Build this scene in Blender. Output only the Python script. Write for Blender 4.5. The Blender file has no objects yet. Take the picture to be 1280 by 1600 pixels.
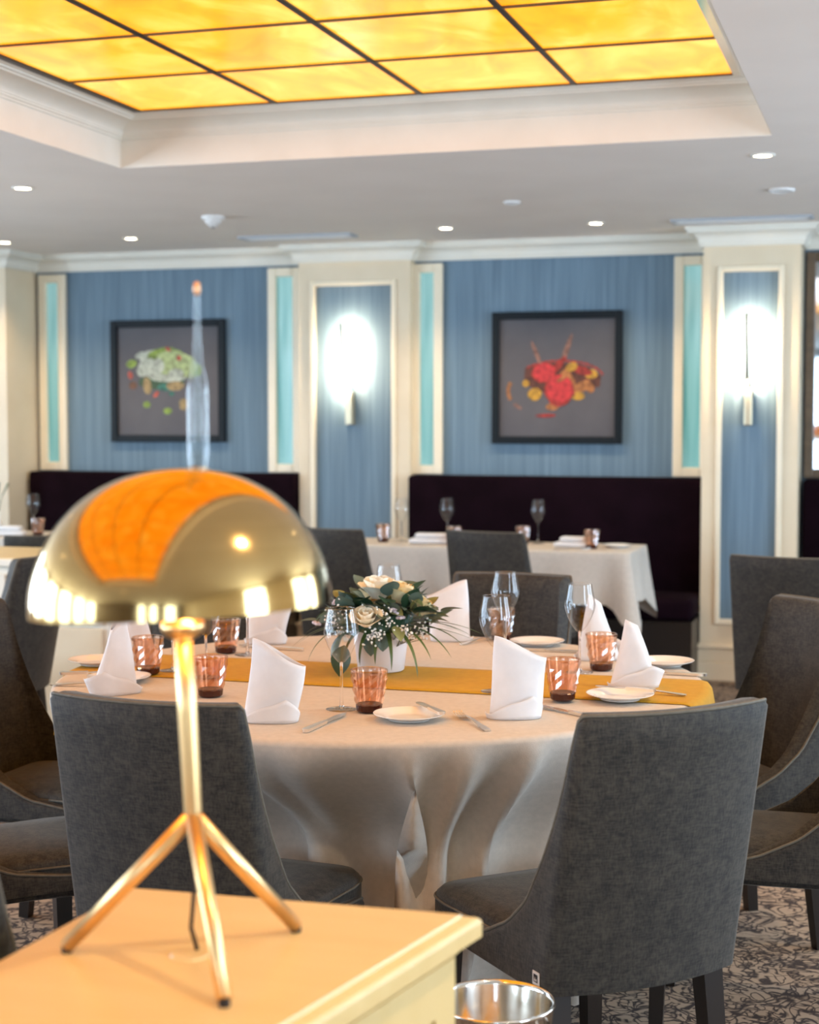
import bpy, bmesh, math, random
from mathutils import Vector, Matrix
random.seed(7)
S = bpy.context.scene
COL = S.collection
PI = math.pi
R = math.radians

# ------------------------------------------------------------------ camera
cam_d = bpy.data.cameras.new('camera')
cam = bpy.data.objects.new('camera', cam_d)
COL.objects.link(cam)
cam.location = (0, 0, 1.40)
cam.rotation_euler = (R(90 - 3.365), 0, R(17.1))
cam_d.sensor_width = 36
cam_d.sensor_fit = 'AUTO'
cam_d.lens = 56.25
cam_d.clip_start = 0.05
cam_d.dof.use_dof = True
cam_d.dof.focus_distance = 3.35
cam_d.dof.aperture_fstop = 4.0
S.camera = cam

# ------------------------------------------------------------------ world, daylight, exposure
S.view_settings.view_transform = 'Standard'
S.view_settings.look = 'None'
S.view_settings.gamma = 1
S.view_settings.use_curve_mapping = False
S.view_settings.exposure = 0.7
W = bpy.data.worlds.new('sky')
S.world = W
W.use_nodes = True
W.node_tree.nodes['Background'].inputs[0].default_value = (0.62, 0.78, 1.0, 1)
W.node_tree.nodes['Background'].inputs[1].default_value = 2.2

def area(name, loc, rot, sx, sy, power, color):
    l = bpy.data.lights.new(name, 'AREA')
    l.shape = 'RECTANGLE'; l.size = sx; l.size_y = sy
    l.energy = power; l.color = color
    o = bpy.data.objects.new(name, l); COL.objects.link(o)
    o.location = loc; o.rotation_euler = rot
    return o
# daylight just outside the window openings of the left, right and front walls
WIN_L = [(-5.0, 1.4), (-2.9, 1.4), (-0.8, 1.4), (1.3, 1.4), (3.4, 1.4), (5.5, 1.4)]      # centre y, width
WIN_R = [(1.0, 1.2), (4.4, 1.5), (6.5, 1.5)]
WIN_F = [(-1.25, .6), (-.1, .6), (1.6, 1.0)]     # centre x, width
DAY = (0.64, 0.81, 1.0)
for yc, w in WIN_L:
    area('daylight_left', (-7.12, yc, 1.35), (0, R(-90), 0), 1.9, w, 80, DAY)
for yc, w in WIN_R:
    area('daylight_right', (3.12, yc, 1.35), (0, R(90), 0), 1.9, w, 74, DAY)
for xc, w in WIN_F:
    area('daylight_front', (xc, -6.12, 1.35), (R(90), 0, 0), w, 1.9, 40 * w, DAY)

# ------------------------------------------------------------------ helpers
def mesh_obj(name, bm, mat, parent=None, smooth=False):
    me = bpy.data.meshes.new(name)
    bm.to_mesh(me); bm.free()
    for m in (mat if isinstance(mat, (list, tuple)) else [mat]):
        me.materials.append(m)
    if smooth:
        for p in me.polygons: p.use_smooth = True
    o = bpy.data.objects.new(name, me)
    COL.objects.link(o)
    if parent: o.parent = parent
    return o

def auto_smooth(o, deg=35):
    me = o.data
    for p in me.polygons: p.use_smooth = True
    bm = bmesh.new(); bm.from_mesh(me)
    for e in bm.edges:
        if len(e.link_faces) == 2 and e.calc_face_angle(0) > R(deg): e.smooth = False
    bm.to_mesh(me); bm.free()
    return o

def tag(o, label=None, cat=None, group=None, kind=None):
    if label: o['label'] = label
    if cat: o['category'] = cat
    if group: o['group'] = group
    if kind: o['kind'] = kind
    return o

def thing(name, label, cat, loc=(0, 0, 0), rz=0, group=None):
    o = bpy.data.objects.new(name, None); COL.objects.link(o)
    o.empty_display_size = 0.05
    o.location = loc; o.rotation_euler = (0, 0, rz)
    return tag(o, label, cat, group)

def struct(name, bm, mat, label, cat, smooth=False):
    o = mesh_obj(name, bm, mat, None, smooth)
    return tag(o, label, cat, None, 'structure')

def struct_empty(name, label, cat, loc=(0, 0, 0)):
    return tag(thing(name, label, cat, loc), kind='structure')

def copy_tree(o, parent=None, loc=None, rz=None, label=None):
    c = o.copy(); COL.objects.link(c); c.parent = parent
    if loc is not None: c.location = loc
    if rz is not None: c.rotation_euler = (0, 0, rz)
    if label: c['label'] = label
    for ch in o.children: copy_tree(ch, c)
    return c

def bx(bm, x0, x1, y0, y1, z0, z1, bevel=0, seg=2):
    vs = [bm.verts.new((x, y, z)) for x in (x0, x1) for y in (y0, y1) for z in (z0, z1)]
    fs = []
    for q in ((0, 1, 3, 2), (4, 6, 7, 5), (0, 4, 5, 1), (2, 3, 7, 6), (0, 2, 6, 4), (1, 5, 7, 3)):
        fs.append(bm.faces.new([vs[i] for i in q]))
    if bevel:
        es = list({e for f in fs for e in f.edges})
        bmesh.ops.bevel(bm, geom=es, offset=bevel, segments=seg, affect='EDGES', profile=0.5)
    return bm

def box(x0, x1, y0, y1, z0, z1, bevel=0, seg=2):
    return bx(bmesh.new(), x0, x1, y0, y1, z0, z1, bevel, seg)

def lathe(prof, n=32, bm=None, cx=0, cy=0, cz=0, jit=None):
    """prof: list of (r, z); jit(i, j) scales the radius"""
    bm = bm or bmesh.new()
    rows = []
    for j, (r, z) in enumerate(prof):
        if r < 1e-6:
            rows.append([bm.verts.new((cx, cy, cz + z))]); continue
        row = []
        for i in range(n):
            a = 2 * PI * i / n
            k = r * (jit(i, j) if jit else 1)
            row.append(bm.verts.new((cx + k * math.cos(a), cy + k * math.sin(a), cz + z)))
        rows.append(row)
    for a, b in zip(rows, rows[1:]):
        for i in range(n):
            k = (i + 1) % n
            if len(a) == 1 and len(b) == 1: continue
            if len(a) == 1: bm.faces.new((a[0], b[k], b[i]))
            elif len(b) == 1: bm.faces.new((a[i], a[k], b[0]))
            else: bm.faces.new((a[i], a[k], b[k], b[i]))
    bmesh.ops.recalc_face_normals(bm, faces=bm.faces[:])
    return bm

def tube(pts, rad, n=8, bm=None, caps=True):
    bm = bm or bmesh.new()
    pts = [Vector(p) for p in pts]
    rr = rad if isinstance(rad, (list, tuple)) else [rad] * len(pts)
    rows = []
    ref = None
    for i, p in enumerate(pts):
        t = (pts[min(i + 1, len(pts) - 1)] - pts[max(i - 1, 0)]).normalized()
        if ref is None:
            ref = t.orthogonal().normalized()
        ref = (ref - t * ref.dot(t)).normalized()
        b = t.cross(ref)
        rows.append([bm.verts.new(p + (ref * math.cos(2 * PI * k / n) + b * math.sin(2 * PI * k / n)) * rr[i]) for k in range(n)])
    for a, b in zip(rows, rows[1:]):
        for i in range(n):
            k = (i + 1) % n
            bm.faces.new((a[i], a[k], b[k], b[i]))
    if caps:
        bm.faces.new(rows[0][::-1]); bm.faces.new(rows[-1])
    return bm

def grid(fn, nu, nv, bm=None, closed=False):
    bm = bm or bmesh.new()
    rows = [[bm.verts.new(fn(i, j)) for i in range(nu)] for j in range(nv)]
    for a, b in zip(rows, rows[1:]):
        for i in range(nu if closed else nu - 1):
            k = (i + 1) % nu
            bm.faces.new((a[i], a[k], b[k], b[i]))
    return bm

def lerp(a, b, t): return a + (b - a) * t
def interp(tab, x):
    if x <= tab[0][0]: return tab[0][1]
    for (a, va), (b, vb) in zip(tab, tab[1:]):
        if x <= b: return va + (vb - va) * (x - a) / (b - a)
    return tab[-1][1]
def sstep(a, b, x):
    t = max(0, min(1, (x - a) / (b - a))); return t * t * (3 - 2 * t)

# ------------------------------------------------------------------ materials
def mat(name, color=(0.8, 0.8, 0.8), rough=0.5, metal=0.0, **kw):
    m = bpy.data.materials.new(name); m.use_nodes = True
    b = m.node_tree.nodes['Principled BSDF']
    b.inputs['Base Color'].default_value = (*color, 1)
    b.inputs['Roughness'].default_value = rough
    b.inputs['Metallic'].default_value = metal
    for k, v in kw.items():
        b.inputs[k.replace('_', ' ')].default_value = v
    return m

def noisy(name, c1, c2, rough, scale=(10, 10, 10), detail=4, lo=0.35, hi=0.65, bump=0.0, metal=0.0, dist=0.0, coord='Object', bscale=None, **kw):
    m = mat(name, c1, rough, metal, **kw)
    nt = m.node_tree; N = nt.nodes; L = nt.links
    b = N['Principled BSDF']
    tc = N.new('ShaderNodeTexCoord'); mp = N.new('ShaderNodeMapping')
    mp.inputs['Scale'].default_value = scale
    nz = N.new('ShaderNodeTexNoise'); nz.inputs['Scale'].default_value = 1
    nz.inputs['Detail'].default_value = detail; nz.inputs['Distortion'].default_value = dist
    cr = N.new('ShaderNodeValToRGB')
    cr.color_ramp.elements[0].position = lo; cr.color_ramp.elements[0].color = (*c1, 1)
    cr.color_ramp.elements[1].position = hi; cr.color_ramp.elements[1].color = (*c2, 1)
    L.new(tc.outputs[coord], mp.inputs['Vector']); L.new(mp.outputs[0], nz.inputs['Vector'])
    L.new(nz.outputs['Fac'], cr.inputs['Fac']); L.new(cr.outputs[0], b.inputs['Base Color'])
    if bump:
        bp = N.new('ShaderNodeBump'); bp.inputs['Strength'].default_value = bump
        bp.inputs['Distance'].default_value = 0.002
        src = nz
        if bscale:
            mp2 = N.new('ShaderNodeMapping'); mp2.inputs['Scale'].default_value = bscale
            src = N.new('ShaderNodeTexNoise'); src.inputs['Scale'].default_value = 1
            src.inputs['Detail'].default_value = 2
            L.new(tc.outputs[coord], mp2.inputs['Vector']); L.new(mp2.outputs[0], src.inputs['Vector'])
        L.new(src.outputs['Fac'], bp.inputs['Height']); L.new(bp.outputs[0], b.inputs['Normal'])
    return m

def thin_glass(name, tint=(1, 1, 1), gloss=0.02, ior=1.45):
    m = bpy.data.materials.new(name); m.use_nodes = True
    nt = m.node_tree; N = nt.nodes; L = nt.links
    N.remove(N['Principled BSDF'])
    tr = N.new('ShaderNodeBsdfTransparent'); tr.inputs[0].default_value = (*tint, 1)
    gl = N.new('ShaderNodeBsdfGlossy'); gl.inputs['Roughness'].default_value = gloss
    lw = N.new('ShaderNodeLayerWeight'); lw.inputs['Blend'].default_value = 0.5
    pw = N.new('ShaderNodeMath'); pw.operation = 'POWER'; pw.inputs[1].default_value = 3.6
    fr = N.new('ShaderNodeMath'); fr.operation = 'MULTIPLY_ADD'
    fr.inputs[1].default_value = 0.75; fr.inputs[2].default_value = ((ior - 1) / (ior + 1)) ** 2 * 1.5
    L.new(lw.outputs['Facing'], pw.inputs[0]); L.new(pw.outputs[0], fr.inputs[0])
    mx = N.new('ShaderNodeMixShader')
    L.new(fr.outputs[0], mx.inputs[0]); L.new(tr.outputs[0], mx.inputs[1]); L.new(gl.outputs[0], mx.inputs[2])
    L.new(mx.outputs[0], N['Material Output'].inputs[0])
    return m

def emit(name, color, strength):
    m = mat(name, (0, 0, 0), 0.5)
    b = m.node_tree.nodes['Principled BSDF']
    b.inputs['Emission Color'].default_value = (*color, 1)
    b.inputs['Emission Strength'].default_value = strength
    return m

M = {}
M['ceiling'] = noisy('ceiling_paint', (0.83, 0.765, 0.69), (0.86, 0.795, 0.72), 0.75, (3, 3, 3))
M['white'] = noisy('white_plaster', (0.75, 0.72, 0.63), (0.79, 0.76, 0.67), 0.55, (6, 6, 6))
M['cream'] = noisy('cream_lacquer', (0.72, 0.60, 0.42), (0.76, 0.64, 0.46), 0.35, (5, 5, 5))
M['cream_edge'] = noisy('cream_moulding', (0.82, 0.72, 0.54), (0.86, 0.76, 0.58), 0.28, (5, 5, 5))
M['blue'] = noisy('blue_wallpaper', (0.105, 0.170, 0.23), (0.165, 0.25, 0.325), 0.7, (55, 55, 1.6), 5, 0.3, 0.7, 0.15)
M['glass_foot'] = thin_glass('glass_foot', (0.93, 0.94, 0.94), 0.03, 1.7)
M['plum'] = noisy('plum_velvet', (0.005, 0.001, 0.003), (0.008, 0.002, 0.005), 0.9, (8, 8, 8), Specular_IOR_Level=0.08)
M['black_frame'] = mat('black_frame', (0.006, 0.010, 0.014), 0.5, Specular_IOR_Level=0.2)
M['brown_frame'] = noisy('walnut_frame', (0.10, 0.065, 0.035), (0.14, 0.09, 0.05), 0.4, (3, 3, 20))
M['canvas'] = noisy('print_ground', (0.075, 0.070, 0.080), (0.09, 0.085, 0.095), 0.6, (4, 4, 4))
M['brass'] = noisy('brushed_brass', (0.58, 0.385, 0.15), (0.64, 0.43, 0.18), 0.11, (4, 4, 90), 3, 0.3, 0.7, 0.04, metal=1.0)
M['brass_soft'] = noisy('satin_brass', (0.84, 0.56, 0.25), (0.90, 0.62, 0.30), 0.34, (60, 60, 4), 3, 0.3, 0.7, 0.03, metal=1.0)
M['sconce_metal'] = mat('pale_brass', (0.62, 0.56, 0.40), 0.35, 0.8)
M['dark_metal'] = mat('dark_metal', (0.03, 0.027, 0.022), 0.45, 0.3)
M['chrome'] = mat('chrome', (0.75, 0.72, 0.62), 0.12, 1.0)
M['steel'] = noisy('polished_steel', (0.72, 0.70, 0.66), (0.78, 0.76, 0.72), 0.14, (2, 2, 60), metal=1.0)
M['cutlery'] = mat('cutlery_steel', (0.86, 0.83, 0.78), 0.3, 1.0)
M['maple'] = noisy('maple_veneer', (0.66, 0.47, 0.20), (0.71, 0.52, 0.24), 0.32, (2.0, 22, 22), 4, 0.3, 0.7)
M['maple_side'] = noisy('maple_side', (0.66, 0.47, 0.20), (0.71, 0.52, 0.24), 0.36, (20, 20, 2.0), 4, 0.3, 0.7)
M['cloth'] = noisy('linen_cloth', (0.54, 0.49, 0.425), (0.60, 0.54, 0.47), 0.85, (70, 70, 70), 3, 0.3, 0.7, 0.25, bscale=(500, 500, 500))
M['napkin'] = noisy('white_napkin', (0.70, 0.70, 0.71), (0.74, 0.74, 0.75), 0.8, (30, 30, 30), bump=0.1, bscale=(900, 900, 900))
M['runner'] = noisy('mustard_runner', (0.50, 0.265, 0.008), (0.55, 0.295, 0.012), 0.7, (40, 40, 40), bump=0.1, bscale=(700, 700, 700))
M['leg'] = mat('espresso_leg', (0.012, 0.008, 0.006), 0.35)
M['porcelain'] = mat('porcelain', (0.86, 0.84, 0.80), 0.12)
M['pot'] = noisy('white_ceramic', (0.80, 0.80, 0.82), (0.84, 0.84, 0.86), 0.3, (9, 9, 9))
M['glass'] = thin_glass('clear_glass', (0.97, 0.98, 0.985), 0.015, 1.5)
M['stem'] = mat('glass_stem', (1, 1, 1), 0.0, 0.0, Transmission_Weight=1.0, IOR=1.45)
M['tumbler'] = thin_glass('rose_amber_glass', (0.965, 0.775, 0.65), 0.03, 1.9)
M['tumbler_base'] = mat('dark_amber_base', (0.045, 0.008, 0.004), 0.08)
M['cable'] = mat('black_cable', (0.01, 0.008, 0.007), 0.5)
M['plastic'] = mat('white_plastic', (0.75, 0.73, 0.70), 0.4)
M['grey_plastic'] = mat('grey_grille', (0.42, 0.45, 0.48), 0.4)
M['downlight'] = emit('downlight_lens', (1.0, 0.88, 0.66), 14.0)
M['led'] = emit('led_strip', (1.0, 0.78, 0.5), 2.0)
M['bulb'] = emit('warm_bulb', (1.0, 0.6, 0.25), 5.0)
M['tag'] = mat('tag_white', (0.62, 0.57, 0.52), 0.6)
M['tag_black'] = mat('tag_black', (0.008, 0.006, 0.006), 0.5)
M['finial_glass'] = thin_glass('finial_glass', (0.95, 0.97, 0.965), 0.02, 1.32)
M['copper'] = mat('copper_tip', (0.85, 0.48, 0.26), 0.4, 0.6)
M['mirror'] = mat('dark_mirror', (0.55, 0.60, 0.62), 0.03, 1.0)

def fabric():
    m = mat('chenille_velvet', (0.07, 0.07, 0.07), 0.75)
    nt = m.node_tree; N = nt.nodes; L = nt.links; b = N['Principled BSDF']
    tc = N.new('ShaderNodeTexCoord')
    def nz(scale, detail, d=0.0):
        mp = N.new('ShaderNodeMapping'); mp.inputs['Scale'].default_value = scale
        n = N.new('ShaderNodeTexNoise'); n.inputs['Scale'].default_value = 1
        n.inputs['Detail'].default_value = detail; n.inputs['Distortion'].default_value = d
        L.new(tc.outputs['Object'], mp.inputs[0]); L.new(mp.outputs[0], n.inputs['Vector'])
        return n
    a = nz((260, 260, 70), 3, 0.4); c = nz((55, 55, 300), 3, 0.4); g = nz((26, 26, 26), 5, 1.2)
    def mul(n, f):
        m_ = N.new('ShaderNodeMath'); m_.operation = 'MULTIPLY'; m_.inputs[1].default_value = f
        L.new(n.outputs[0], m_.inputs[0]); return m_
    def add_(p, q):
        m_ = N.new('ShaderNodeMath'); m_.operation = 'ADD'
        L.new(p.outputs[0], m_.inputs[0]); L.new(q.outputs[0], m_.inputs[1]); return m_
    ad = add_(add_(mul(a, .34), mul(c, .36)), mul(g, .30))
    cr = N.new('ShaderNodeValToRGB')
    e = cr.color_ramp.elements
    e[0].position = 0.40; e[0].color = (0.006, 0.0058, 0.0053, 1)
    e[1].position = 0.60; e[1].color = (0.043, 0.038, 0.029, 1)
    L.new(ad.outputs[0], cr.inputs[0]); L.new(cr.outputs[0], b.inputs['Base Color'])
    b.inputs['Sheen Weight'].default_value = 0.2
    b.inputs['Sheen Roughness'].default_value = 0.4
    b.inputs['Sheen Tint'].default_value = (0.75, 0.72, 0.66, 1)
    bp = N.new('ShaderNodeBump'); bp.inputs['Strength'].default_value = 0.3; bp.inputs['Distance'].default_value = 0.002
    L.new(a.outputs['Fac'], bp.inputs['Height']); L.new(bp.outputs[0], b.inputs['Normal'])
    return m
M['fabric'] = fabric()
M['piping'] = noisy('piping_cord', (0.10, 0.09, 0.068), (0.13, 0.115, 0.088), 0.7, (80, 80, 80))

def carpet():
    m = mat('scroll_carpet', (0.3, 0.25, 0.2), 0.95)
    nt = m.node_tree; N = nt.nodes; L = nt.links; b = N['Principled BSDF']
    tc = N.new('ShaderNodeTexCoord')
    def chain(scale, dist, off):
        mp = N.new('ShaderNodeMapping'); mp.inputs['Scale'].default_value = (scale, scale, scale)
        mp.inputs['Location'].default_value = (off, off * 2, 0)
        n = N.new('ShaderNodeTexNoise'); n.inputs['Scale'].default_value = 1
        n.inputs['Detail'].default_value = 1.5; n.inputs['Distortion'].default_value = dist
        L.new(tc.outputs['Object'], mp.inputs[0]); L.new(mp.outputs[0], n.inputs['Vector'])
        s = N.new('ShaderNodeMath'); s.operation = 'SUBTRACT'; s.inputs[1].default_value = 0.5
        L.new(n.outputs['Fac'], s.inputs[0])
        ab = N.new('ShaderNodeMath'); ab.operation = 'ABSOLUTE'
        L.new(s.outputs[0], ab.inputs[0])
        return ab
    a = chain(8, 2.6, 0); c = chain(15, 1.6, 4.3)
    mn = N.new('ShaderNodeMath'); mn.operation = 'MINIMUM'
    L.new(a.outputs[0], mn.inputs[0]); L.new(c.outputs[0], mn.inputs[1])
    cr = N.new('ShaderNodeValToRGB'); e = cr.color_ramp.elements
    e[0].position = 0.014; e[0].color = (0.026, 0.013, 0.008, 1)
    e[1].position = 0.06; e[1].color = (0.32, 0.225, 0.15, 1)
    L.new(mn.outputs[0], cr.inputs[0]); L.new(cr.outputs[0], b.inputs['Base Color'])
    return m
M['carpet'] = carpet()

def amber():
    m = mat('amber_glass', (0.05, 0.02, 0), 0.15)
    nt = m.node_tree; N = nt.nodes; L = nt.links; b = N['Principled BSDF']
    tc = N.new('ShaderNodeTexCoord'); oi = N.new('ShaderNodeObjectInfo')
    mp = N.new('ShaderNodeMapping'); mp.inputs['Scale'].default_value = (3.2, 1.9, 3)
    mp.inputs['Rotation'].default_value = (0, 0, 0.7)
    ad = N.new('ShaderNodeVectorMath'); ad.operation = 'ADD'
    sc = N.new('ShaderNodeVectorMath'); sc.operation = 'SCALE'; sc.inputs['Scale'].default_value = 3.0
    L.new(oi.outputs['Location'], sc.inputs[0])
    L.new(tc.outputs['Object'], ad.inputs[0]); L.new(sc.outputs[0], ad.inputs[1])
    L.new(ad.outputs[0], mp.inputs[0])
    n = N.new('ShaderNodeTexNoise'); n.inputs['Scale'].default_value = 1.2
    n.inputs['Detail'].default_value = 4; n.inputs['Distortion'].default_value = 1.6
    L.new(mp.outputs[0], n.inputs['Vector'])
    cr = N.new('ShaderNodeValToRGB'); e = cr.color_ramp.elements
    e[0].position = 0.33; e[0].color = (1.0, 0.285, 0.004, 1)
    e[1].position = 0.70; e[1].color = (1.0, 0.49, 0.06, 1)
    k = cr.color_ramp.elements.new(0.5); k.color = (1.0, 0.365, 0.008, 1)
    L.new(n.outputs['Fac'], cr.inputs[0]); L.new(cr.outputs[0], b.inputs['Emission Color'])
    b.inputs['Emission Strength'].default_value = 1.06
    return m
M['amber'] = amber()

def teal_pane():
    """obscure glass; streaked daylight glow is put into the emission, solid wall behind"""
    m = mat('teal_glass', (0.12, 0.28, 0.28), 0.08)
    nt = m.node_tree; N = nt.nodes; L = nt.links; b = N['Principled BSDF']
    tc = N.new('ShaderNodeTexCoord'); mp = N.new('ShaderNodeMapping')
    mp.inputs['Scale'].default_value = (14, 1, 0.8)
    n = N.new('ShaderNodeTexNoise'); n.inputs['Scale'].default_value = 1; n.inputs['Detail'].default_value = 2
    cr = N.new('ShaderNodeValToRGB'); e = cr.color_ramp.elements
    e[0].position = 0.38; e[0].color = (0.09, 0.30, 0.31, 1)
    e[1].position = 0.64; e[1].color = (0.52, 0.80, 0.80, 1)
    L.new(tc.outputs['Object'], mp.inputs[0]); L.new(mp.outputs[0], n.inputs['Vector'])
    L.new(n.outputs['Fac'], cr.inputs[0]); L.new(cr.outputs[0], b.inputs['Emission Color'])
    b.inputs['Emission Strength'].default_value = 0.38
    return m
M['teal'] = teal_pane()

# ================================================================== ROOM SHELL
CZ = 2.40                       # ceiling height
XL, XR, YF, YB = -7.0, 3.0, -6.0, 8.9
tag(struct('floor', box(XL - .2, XR + .2, YF - .2, YB + .2, -0.1, 0), M['carpet'],
           'beige carpet with dark brown scroll pattern on the floor', 'floor'))
OX0, OX1, OY0, OY1 = -3.018, -0.458, -1.165, 5.866     # opening of the ceiling recess
bm = bmesh.new()
bx(bm, XL - .2, OX0, YF - .2, YB + .2, CZ, CZ + .1)
bx(bm, OX1, XR + .2, YF - .2, YB + .2, CZ, CZ + .1)
bx(bm, OX0, OX1, YF - .2, OY0, CZ, CZ + .1)
bx(bm, OX0, OX1, OY1, YB + .2, CZ, CZ + .1)
ceiling = struct('ceiling', bm, M['ceiling'], 'smooth pale grey ceiling around the amber light recess', 'ceiling')
bm = bmesh.new()                # upstand of the recess + lid above it
for a in ((OX0 - .03, OX0 + .002, OY0, OY1), (OX1 - .002, OX1 + .03, OY0, OY1), (OX0, OX1, OY0 - .03, OY0 + .002), (OX0, OX1, OY1 - .002, OY1 + .03)):
    bx(bm, *a, CZ + .0008, 2.75)
bx(bm, OX0 - .03, OX1 + .03, OY0 - .03, OY1 + .03, 2.75, 2.78)
mesh_obj('recess_fascia', bm, M['white'], ceiling)

def sweep_rect(prof, x0, x1, y0, y1, proj):
    """moulding round the inside of a rectangle; prof (t, z): t 0..1 of the side's projection; proj = left,right,near,far"""
    bm = bmesh.new(); rows = []
    for t, z in prof:
        rows.append([bm.verts.new(v) for v in ((x0 + proj[0] * t, y0 + proj[2] * t, z), (x1 - proj[1] * t, y0 + proj[2] * t, z),
                                               (x1 - proj[1] * t, y1 - proj[3] * t, z), (x0 + proj[0] * t, y1 - proj[3] * t, z))])
    for a, b in zip(rows, rows[1:]):
        for i in range(4):
            k = (i + 1) % 4
            bm.faces.new((a[i], a[k], b[k], b[i]))
    bmesh.ops.recalc_face_normals(bm, faces=bm.faces[:])
    return bm
CROWN = [(0, 2.512), (.06, 2.512), (.06, 2.520), (.10, 2.522), (.10, 2.528)]
CROWN += [(.12 + .55 * (1 - math.cos(i / 8 * PI / 2)), 2.53 + .036 * math.sin(i / 8 * PI / 2)) for i in range(9)]
CROWN += [(.70, 2.566), (.70, 2.571), (.78, 2.573), (.78, 2.578), (1.0, 2.584), (1.0, 2.60)]
mesh_obj('recess_cornice', sweep_rect(CROWN, OX0, OX1, OY0, OY1, (.165, .105, .165, .175)), M['white'], ceiling)

# luminous amber ceiling: 4 x 12 glass panels with dark mirror bars
lum = thing('ceiling_light_panel', 'glowing amber marbled glass ceiling panels in a dark grid', 'ceiling light', (-1.71, 3.74, 2.585))
PX0, PX1, PY1 = -2.853, -0.565, 5.69
PW = (PX1 - PX0) / 4; PH = 0.557
pane_mesh = None
for i in range(4):
    for j in range(12):
        cx, cy = PX0 + PW * (i + .5), PY1 - PH * (j + .5)
        if pane_mesh is None:
            o = mesh_obj('panel', box(-PW / 2 + .006, PW / 2 - .006, -PH / 2 + .006, PH / 2 - .006, 0, .008, .002, 1), M['amber'], lum)
            pane_mesh = o.data
        else:
            o = bpy.data.objects.new('panel', pane_mesh); COL.objects.link(o); o.parent = lum
        o.location = (cx + 1.71, cy - 3.74, 0.003)
for i in range(5):
    x = PX0 + PW * i + 1.71
    w = .010 if 0 < i < 4 else .016
    mesh_obj('grid_bar', box(x - w, x + w, PY1 - 12 * PH - 3.74, PY1 - 3.74, -.004, .02, .002, 1), M['chrome' if i == 4 else 'dark_metal'], lum)
for j in range(13):
    y = PY1 - PH * j - 3.74
    w = .0055 if j else .004
    mesh_obj('grid_bar', box(PX0 + 1.71, PX1 + 1.71, y - w, y + w, -.003, .019, .001, 1), M['brown_frame'], lum)

# walls with window openings
def wall_holes(axis, pos, lo, hi, z1, holes, thick, zlo=0.40, zhi=2.28):
    """holes: (centre, width)"""
    bm = bmesh.new()
    def b(a0, a1, z0, zz):
        if axis == 'x': bx(bm, min(pos, pos + thick), max(pos, pos + thick), a0, a1, z0, zz)
        else: bx(bm, a0, a1, min(pos, pos + thick), max(pos, pos + thick), z0, zz)
    b(lo, hi, 0, zlo); b(lo, hi, zhi, z1)
    cur = lo
    for c, w in sorted(holes):
        b(cur, c - w / 2, zlo, zhi); cur = c + w / 2
    b(cur, hi, zlo, zhi)
    return bm
struct('wall_left', wall_holes('x', XL, YF, YB, CZ, WIN_L, -.1), M['cream'], 'cream wall with daylight windows on the left side', 'wall')
struct('wall_right', wall_holes('x', XR, YF, YB, CZ, WIN_R, .1), M['cream'], 'cream wall with daylight windows on the right side', 'wall')
struct('wall_front', wall_holes('y', YF, XL, XR, CZ, WIN_F, -.1), M['brown_frame'], 'walnut wall with narrow windows behind the viewer', 'wall')
wall_b = struct('wall_back', box(XL - .1, XR + .1, YB, YB + .12, 0, CZ), M['blue'], 'blue streaked fabric wallpaper on the back wall', 'wall')

# cornice along the back wall and round the pilasters
PIL = [(-5.95, -5.165, 8.53), (-3.385, -2.705, 8.80), (-1.018, -0.518, 8.59)]   # x0, x1, front y
path = [(XL, YB)]
for x0, x1, yf in PIL:
    path += [(x0, YB), (x0, yf), (x1, yf), (x1, YB)]
path += [(XR, YB)]
def cornice(path, prof):
    bm = bmesh.new(); rows = []
    n = len(path)
    for i, (x, y) in enumerate(path):
        # mitre: average of the outward normals (towards -y)
        def nrm(a, b):
            dx, dy = b[0] - a[0], b[1] - a[1]; l = math.hypot(dx, dy); return (dy / l, -dx / l)
        ns = []
        if i: ns.append(nrm(path[i - 1], path[i]))
        if i < n - 1: ns.append(nrm(path[i], path[i + 1]))
        ox = sum(a[0] for a in ns); oy = sum(a[1] for a in ns)
        if len(ns) == 1: pass
        elif abs(ns[0][0] - ns[1][0]) < 1e-6 and abs(ns[0][1] - ns[1][1]) < 1e-6: ox /= 2; oy /= 2
        rows.append([bm.verts.new((x + ox * p, y + oy * p, z)) for p, z in prof])
    for a, b in zip(rows, rows[1:]):
        for j in range(len(prof) - 1):
            bm.faces.new((a[j], b[j], b[j + 1], a[j + 1]))
    bmesh.ops.recalc_face_normals(bm, faces=bm.faces[:])
    return bm
WC = [(.002, 2.300), (.016, 2.300), (.016, 2.312), (.022, 2.315)]
WC += [(.024 + .05 * (1 - math.cos(i / 6 * PI / 2)), 2.318 + .05 * math.sin(i / 6 * PI / 2)) for i in range(7)]
WC += [(.08, 2.372), (.08, 2.384), (.09, 2.386), (.09, 2.40)]
struct('trim_1', cornice(path, WC), M['white'], 'white cornice running along the top of the back wall', 'cornice')

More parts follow.
